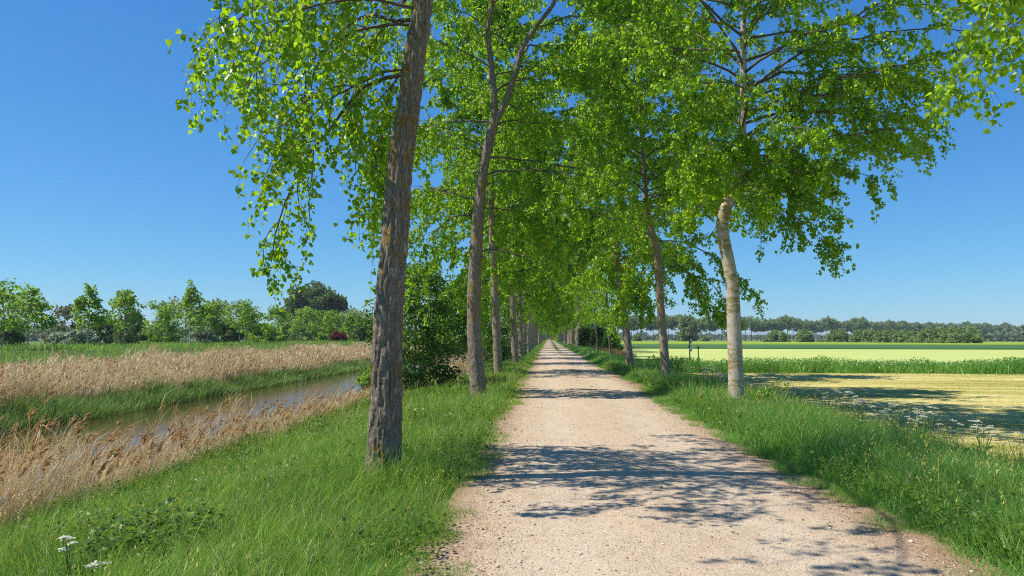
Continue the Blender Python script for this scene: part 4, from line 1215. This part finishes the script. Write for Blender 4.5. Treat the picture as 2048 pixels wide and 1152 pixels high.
# one big ragged tree before the row, willows before it
f = foot(1376, 372); f = (f[0], f[1], float(right_z(372)))
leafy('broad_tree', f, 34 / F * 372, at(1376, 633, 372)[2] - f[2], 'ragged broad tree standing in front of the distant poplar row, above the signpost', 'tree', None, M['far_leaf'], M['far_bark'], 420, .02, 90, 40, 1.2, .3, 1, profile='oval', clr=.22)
GW = 'willow bushes in front of the distant row'
wl = [(1554, 300, 40, 665, 'pale round willow bush just right of the pale trunk'), (1608, 290, 26, 663, 'narrow upright willow bush, second from the pale trunk'), (1643, 285, 13, 683, 'tiny bush between the second and third willow bushes'),
      (1676, 276, 35, 662, 'round willow bush standing alone left of the long willow hedge'), (1718, 262, 26, 664, 'first willow of the long hedge, at its left end'), (1741, 258, 26, 662, 'second willow of the long hedge from its left end'), (1763, 254, 25, 665, 'third willow of the long hedge from its left end'),
      (1784, 250, 26, 662, 'fourth willow of the long hedge from its left end'), (1805, 246, 26, 663, 'fifth willow of the long hedge from its left end'), (1827, 242, 27, 665, 'middle willow of the long hedge, the lowest one'),
      (1850, 238, 30, 662, 'willow of the long hedge just right of its lowest one'), (1874, 233, 30, 660, 'third willow from the right end of the long hedge'), (1900, 227, 32, 659, 'willow left of the big one closing the long hedge'), (1932, 219, 52, 655, 'biggest willow, closing the long hedge at its right end'),
      (1411, 380, 14, 675, 'small dark bush right of the ragged broad tree'), (1273, 380, 14, 673, 'small dark bush seen between two avenue trunks')]
for q, (px, dp, wpx, ty, lab) in enumerate(wl):
    p = at(px, 676, dp); f = (p[0], dp, float(right_z(dp)) - .1)
    leafy('willow_bush', f, wpx / F * dp * 1.1, at(px, ty, dp)[2] - f[2], lab, 'willow bush', GW, M['willow_leaf'], M['far_bark'], 440 + q, .02, 55, 45, .0036 * dp * .8, .1, 4, profile='dome', clr=.24, upright=.3)
# far-off woods closing the horizon
def far_wood(name, segs, label, leafm, hh, n, lsz, seed):
    r = np.random.default_rng(seed); mb = MB()
    for (px0, d0, px1, d1) in segs:
        t = r.random(n)
        a = at(px0, 676, d0)[:2]; b = at(px1, 676, d1)[:2]
        p = a[None] * (1 - t)[:, None] + b[None] * t[:, None]
        p[:, 1] += r.normal(0, 9, n)
        hmax = hh * (.45 + .75 * vnoise(t * 60, t * 0 + seed, 1.7)) * (.7 + .5 * vnoise(t * 60, t * 0 + seed + 7, .5))
        z = r.random(n) ** .8 * hmax - 1.2
        leaves(mb, np.column_stack([p, z]), rdir(n, r), rdir(n, r), lsz * (.6 + .8 * r.random(n)), np.clip(.2 + .5 * vnoise(p[:, 0], p[:, 1], 14) + r.normal(0, .18, n), 0, 1), 'diam')
    stuff(mb.build(name, leafm), label, 'distant wood')


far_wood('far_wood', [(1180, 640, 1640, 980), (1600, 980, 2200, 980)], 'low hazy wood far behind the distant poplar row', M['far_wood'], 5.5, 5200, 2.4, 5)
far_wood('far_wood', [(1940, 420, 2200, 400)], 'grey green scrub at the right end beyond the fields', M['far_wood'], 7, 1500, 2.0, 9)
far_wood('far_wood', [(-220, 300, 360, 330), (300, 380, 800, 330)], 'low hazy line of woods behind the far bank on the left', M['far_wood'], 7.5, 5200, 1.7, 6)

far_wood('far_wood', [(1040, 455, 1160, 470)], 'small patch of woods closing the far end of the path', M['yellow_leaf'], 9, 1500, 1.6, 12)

# ------------------------------------------------------------------ signpost and post at the ditch
def box(mb, c, s, rz=0.0, var=.5):
    v = np.array([(x, y, z) for x in (-1, 1) for y in (-1, 1) for z in (-1, 1)], float) * np.array(s) / 2
    ca, sa = math.cos(rz), math.sin(rz)
    v = np.column_stack([v[:, 0] * ca - v[:, 1] * sa, v[:, 0] * sa + v[:, 1] * ca, v[:, 2]]) + np.array(c)
    mb.add(v, Q=[(0, 1, 3, 2), (4, 6, 7, 5), (0, 4, 5, 1), (2, 3, 7, 6), (0, 2, 6, 4), (1, 5, 7, 3)], var=var)


dp = 43.5
p = at(1379, 676, dp)
sg = empty('signpost', (p[0], dp, -.36), 'thin dark signpost with small white and reddish plates standing behind the ditch strip', 'signpost')
mb = MB(); tubes(mb, np.array([(0, 0, -.2), (0, 0, 1.0), (.01, 0, 2.15)]), np.array([.035, .035, .035]), 8); mb.build('post', plain_mat('post steel', (.06, .06, .07), .5, .2), sg, True)
for (z, w_, h_, x_, c_) in ((1.98, .24, .18, .06, (.16, .055, .04)), (1.72, .10, .26, .07, (.62, .62, .64)), (1.40, .09, .16, -.02, (.05, .06, .09)), (1.22, .13, .18, .06, (.55, .57, .62))):
    mb = MB(); box(mb, (x_, -.05, z), (w_, .025, h_)); mb.build('plate', plain_mat('sign plate', c_, .5, .1), sg)
p = at(1396, 676, dp)
sg = empty('post', (p[0], dp, -.36), 'short dark marker post with a small box on top, right of the signpost', 'post')
mb = MB(); tubes(mb, np.array([(0, 0, -.2), (0, 0, .6), (0, 0, 1.30)]), np.array([.032, .032, .03]), 8); mb.build('pole', plain_mat('marker post', (.05, .07, .05), .6, .2), sg, True)
mb = MB(); box(mb, (0, 0, 1.36), (.11, .08, .14)); mb.build('cap', plain_mat('marker cap', (.04, .06, .05), .5, .2), sg)

# ------------------------------------------------------------------ cow parsley
def parsley(loc, h, seed, label, nhead=6, hr_=.035):
    r = np.random.default_rng(seed)
    root = empty('cow_parsley', loc, label, 'wildflower', 'white flowering cow parsley in the verges')
    ms = MB()
    heads = []
    for q in range(nhead):
        a = r.random() * 6.28; o_ = (.08 + .22 * r.random()) * h * (0 if q == 0 else 1)
        top = np.array([math.cos(a) * o_, math.sin(a) * o_, h * (.75 + .3 * r.random())])
        mid = np.array([top[0] * .35, top[1] * .35, h * .45])
        tubes(ms, catmull([(0, 0, -.03), mid, top], 6), np.linspace(.0045, .0025, 6), 5)
        heads.append(top)
    nb = 26
    P = np.column_stack([r.normal(0, .07, nb), r.normal(0, .07, nb), r.random(nb) * h * .6])
    ms.build('stem', M['green_stem'], root)
    ml = MB(); leaves(ml, P, rdir(nb, r) * np.array([1, 1, .4]), rdir(nb, r) * .4 + np.array([0, 0, 1]), .04 + .05 * r.random(nb), r.random(nb) * .7, 'diam'); ml.build('foliage', M['weed'], root)
    for tpt in heads:
        mh = MB()
        nfl = 34
        rr = hr_ * np.sqrt(r.random(nfl)) * (1 + .5 * r.random()); aa = r.random(nfl) * 6.28
        P = np.column_stack([tpt[0] + np.cos(aa) * rr, tpt[1] + np.sin(aa) * rr, tpt[2] + .012 - rr * .25 + r.normal(0, .003, nfl)])
        leaves(mh, P, rdir(nfl, r) * np.array([1, 1, .15]), rdir(nfl, r) * .25 + np.array([0, 0, 1]), .014 + .010 * r.random(nfl), r.random(nfl), 'diam')
        mh.build('flower_head', M['flower'], root)
    return root


pls = [(6.0, 16.6), (6.2, 15.6), (5.9, 14.5), (6.3, 13.8), (6.1, 12.8), (6.4, 12.2), (6.3, 11.3), (6.0, 10.4), (6.3, 10.0), (6.5, 9.4), (5.9, 18.5), (5.6, 20.2), (5.2, 21.4), (4.9, 22.6), (5.4, 23.4), (4.6, 23.9), (5.8, 21.8), (5.0, 25.2), (5.5, 26.4)]
pls += [(5.6, 13.2), (6.2, 14.9), (5.8, 11.8), (6.2, 16.1), (5.4, 22.3), (5.7, 22.9), (5.1, 23.2), (5.9, 23.8), (5.3, 24.4), (5.6, 24.9), (4.9, 24.3), (6.1, 20.8), (6.0, 19.4), (6.3, 17.6), (6.4, 13.1)]
LABP = 'white cow parsley flowering at the field edge of the tall right verge'
for q, (x, y) in enumerate(pls):
    x += random.uniform(-.15, .15); y += random.uniform(-.3, .3)
    parsley((x, y, float(gz(x, y))), random.uniform(.62, .9), 500 + q, LABP, random.randint(7, 11))
for q, (px, py, hz) in enumerate([(135, 1150, .30), (185, 1180, .22)]):
    g = gnd(px, py + 60, -.35); parsley((g[0], g[1], float(gz(g[0], g[1]))), hz, 530 + q, ('white cow parsley in the grass at the lower left corner, the taller one', 'small white cow parsley right of the taller one at the lower left')[q], 5, .026)

# sprout at the foot of the pale trunk
p = at(1500, 795, 16.8)
r_ = np.random.default_rng(77)
root = empty('sapling', (p[0], 16.8, float(gz(p[0], 16.8))), 'thin leafy sprout leaning out right of the pale trunk foot', 'sapling')
ms = MB(); ml = MB()
for (dx, dy, hz) in ((.65, -.1, .75), (.45, .1, .55), (.25, 0, .6), (.85, .1, .62)):
    P_ = catmull([(0, 0, -.05), (dx * .35, dy * .4, hz * .55), (dx, dy, hz)], 12)
    tubes(ms, P_, np.linspace(.008, .003, 12), 5)
    k = np.repeat(np.arange(4, 12), 3); b_ = P_[k] + rdir(24, r_) * .03
    leaves(ml, b_, rdir(24, r_) + np.array([0, 0, -.3]), rdir(24, r_), .06 + .03 * r_.random(24), r_.random(24) * .7 + .2, 'leaf')
ms.build('stem', M['twig'], root); ml.build('foliage', M['poplar_leaf'], root)

# ------------------------------------------------------------------ light
EL_, AZ_ = R_(57), R_(8)
to_sun = Vector((-math.cos(EL_) * math.cos(AZ_), -math.cos(EL_) * math.sin(AZ_), math.sin(EL_)))
sl = bpy.data.lights.new('sun', 'SUN'); so = bpy.data.objects.new('sun', sl); COL.objects.link(so)
sl.energy = 5.0; sl.angle = R_(.5); sl.color = (1.0, .93, .80)
so.rotation_euler = (-to_sun).to_track_quat('-Z', 'Y').to_euler(); so.location = (-30, -10, 40)
W = bpy.data.worlds.new('World'); S.world = W; W.use_nodes = True
nt = W.node_tree; bg = nt.nodes['Background']
sky = nt.nodes.new('ShaderNodeTexSky'); sky.sky_type = 'NISHITA'; sky.sun_disc = False
sky.sun_elevation = EL_; sky.sun_rotation = R_(262)
sky.air_density = 1.0; sky.dust_density = 0.0; sky.ozone_density = 6.0; sky.altitude = 0
# camera-like tone response of the sky colour, channel by channel
sp = nt.nodes.new('ShaderNodeSeparateColor'); cb = nt.nodes.new('ShaderNodeCombineColor')
nt.links.new(sky.outputs[0], sp.inputs[0])
for c_, (g_, k_) in enumerate(((1.10, .46), (.84, 1.13), (.57, 2.52))):
    nt.links.new(math_(nt, 'MULTIPLY', math_(nt, 'POWER', sp.outputs[c_], g_), k_), cb.inputs[c_])
nt.links.new(cb.outputs[0], bg.inputs['Color']); bg.inputs['Strength'].default_value = .088
S.view_settings.view_transform = 'Standard'; S.view_settings.look = 'None'; S.view_settings.exposure = .40; S.view_settings.gamma = 1
S.render.engine = 'CYCLES'
S.cycles.max_bounces = 6; S.cycles.diffuse_bounces = 3; S.cycles.transmission_bounces = 4; S.cycles.glossy_bounces = 3
S.cycles.use_denoising = False; S.cycles.filter_width = 1.1; S.cycles.sample_clamp_indirect = 4

# ------------------------------------------------------------------ air
hm = bpy.data.materials.new('summer haze'); hm.use_nodes = True
hn = hm.node_tree
for n_ in list(hn.nodes): hn.nodes.remove(n_)
ho = hn.nodes.new('ShaderNodeOutputMaterial'); hv = hn.nodes.new('ShaderNodeVolumePrincipled')
hv.inputs['Color'].default_value = (.80, .88, 1.0, 1); hv.inputs['Density'].default_value = .00020; hv.inputs['Anisotropy'].default_value = .2
hn.links.new(hv.outputs[0], ho.inputs['Volume'])
mb = MB(); box(mb, (0, 0, 0), (1, 1, 1))
Vb = np.array([(x, y, z) for x in (-4200, 4200) for y in (-600, 6200) for z in (-4.0, 24.0)], float)
o = mk('haze', Vb, Q=[(0, 1, 3, 2), (4, 6, 7, 5), (0, 4, 5, 1), (2, 3, 7, 6), (0, 2, 6, 4), (1, 5, 7, 3)], mat=hm)
struct(o, 'stuff')
o['label'] = 'thin bluish summer haze softening the far tree lines'; o['category'] = 'haze'
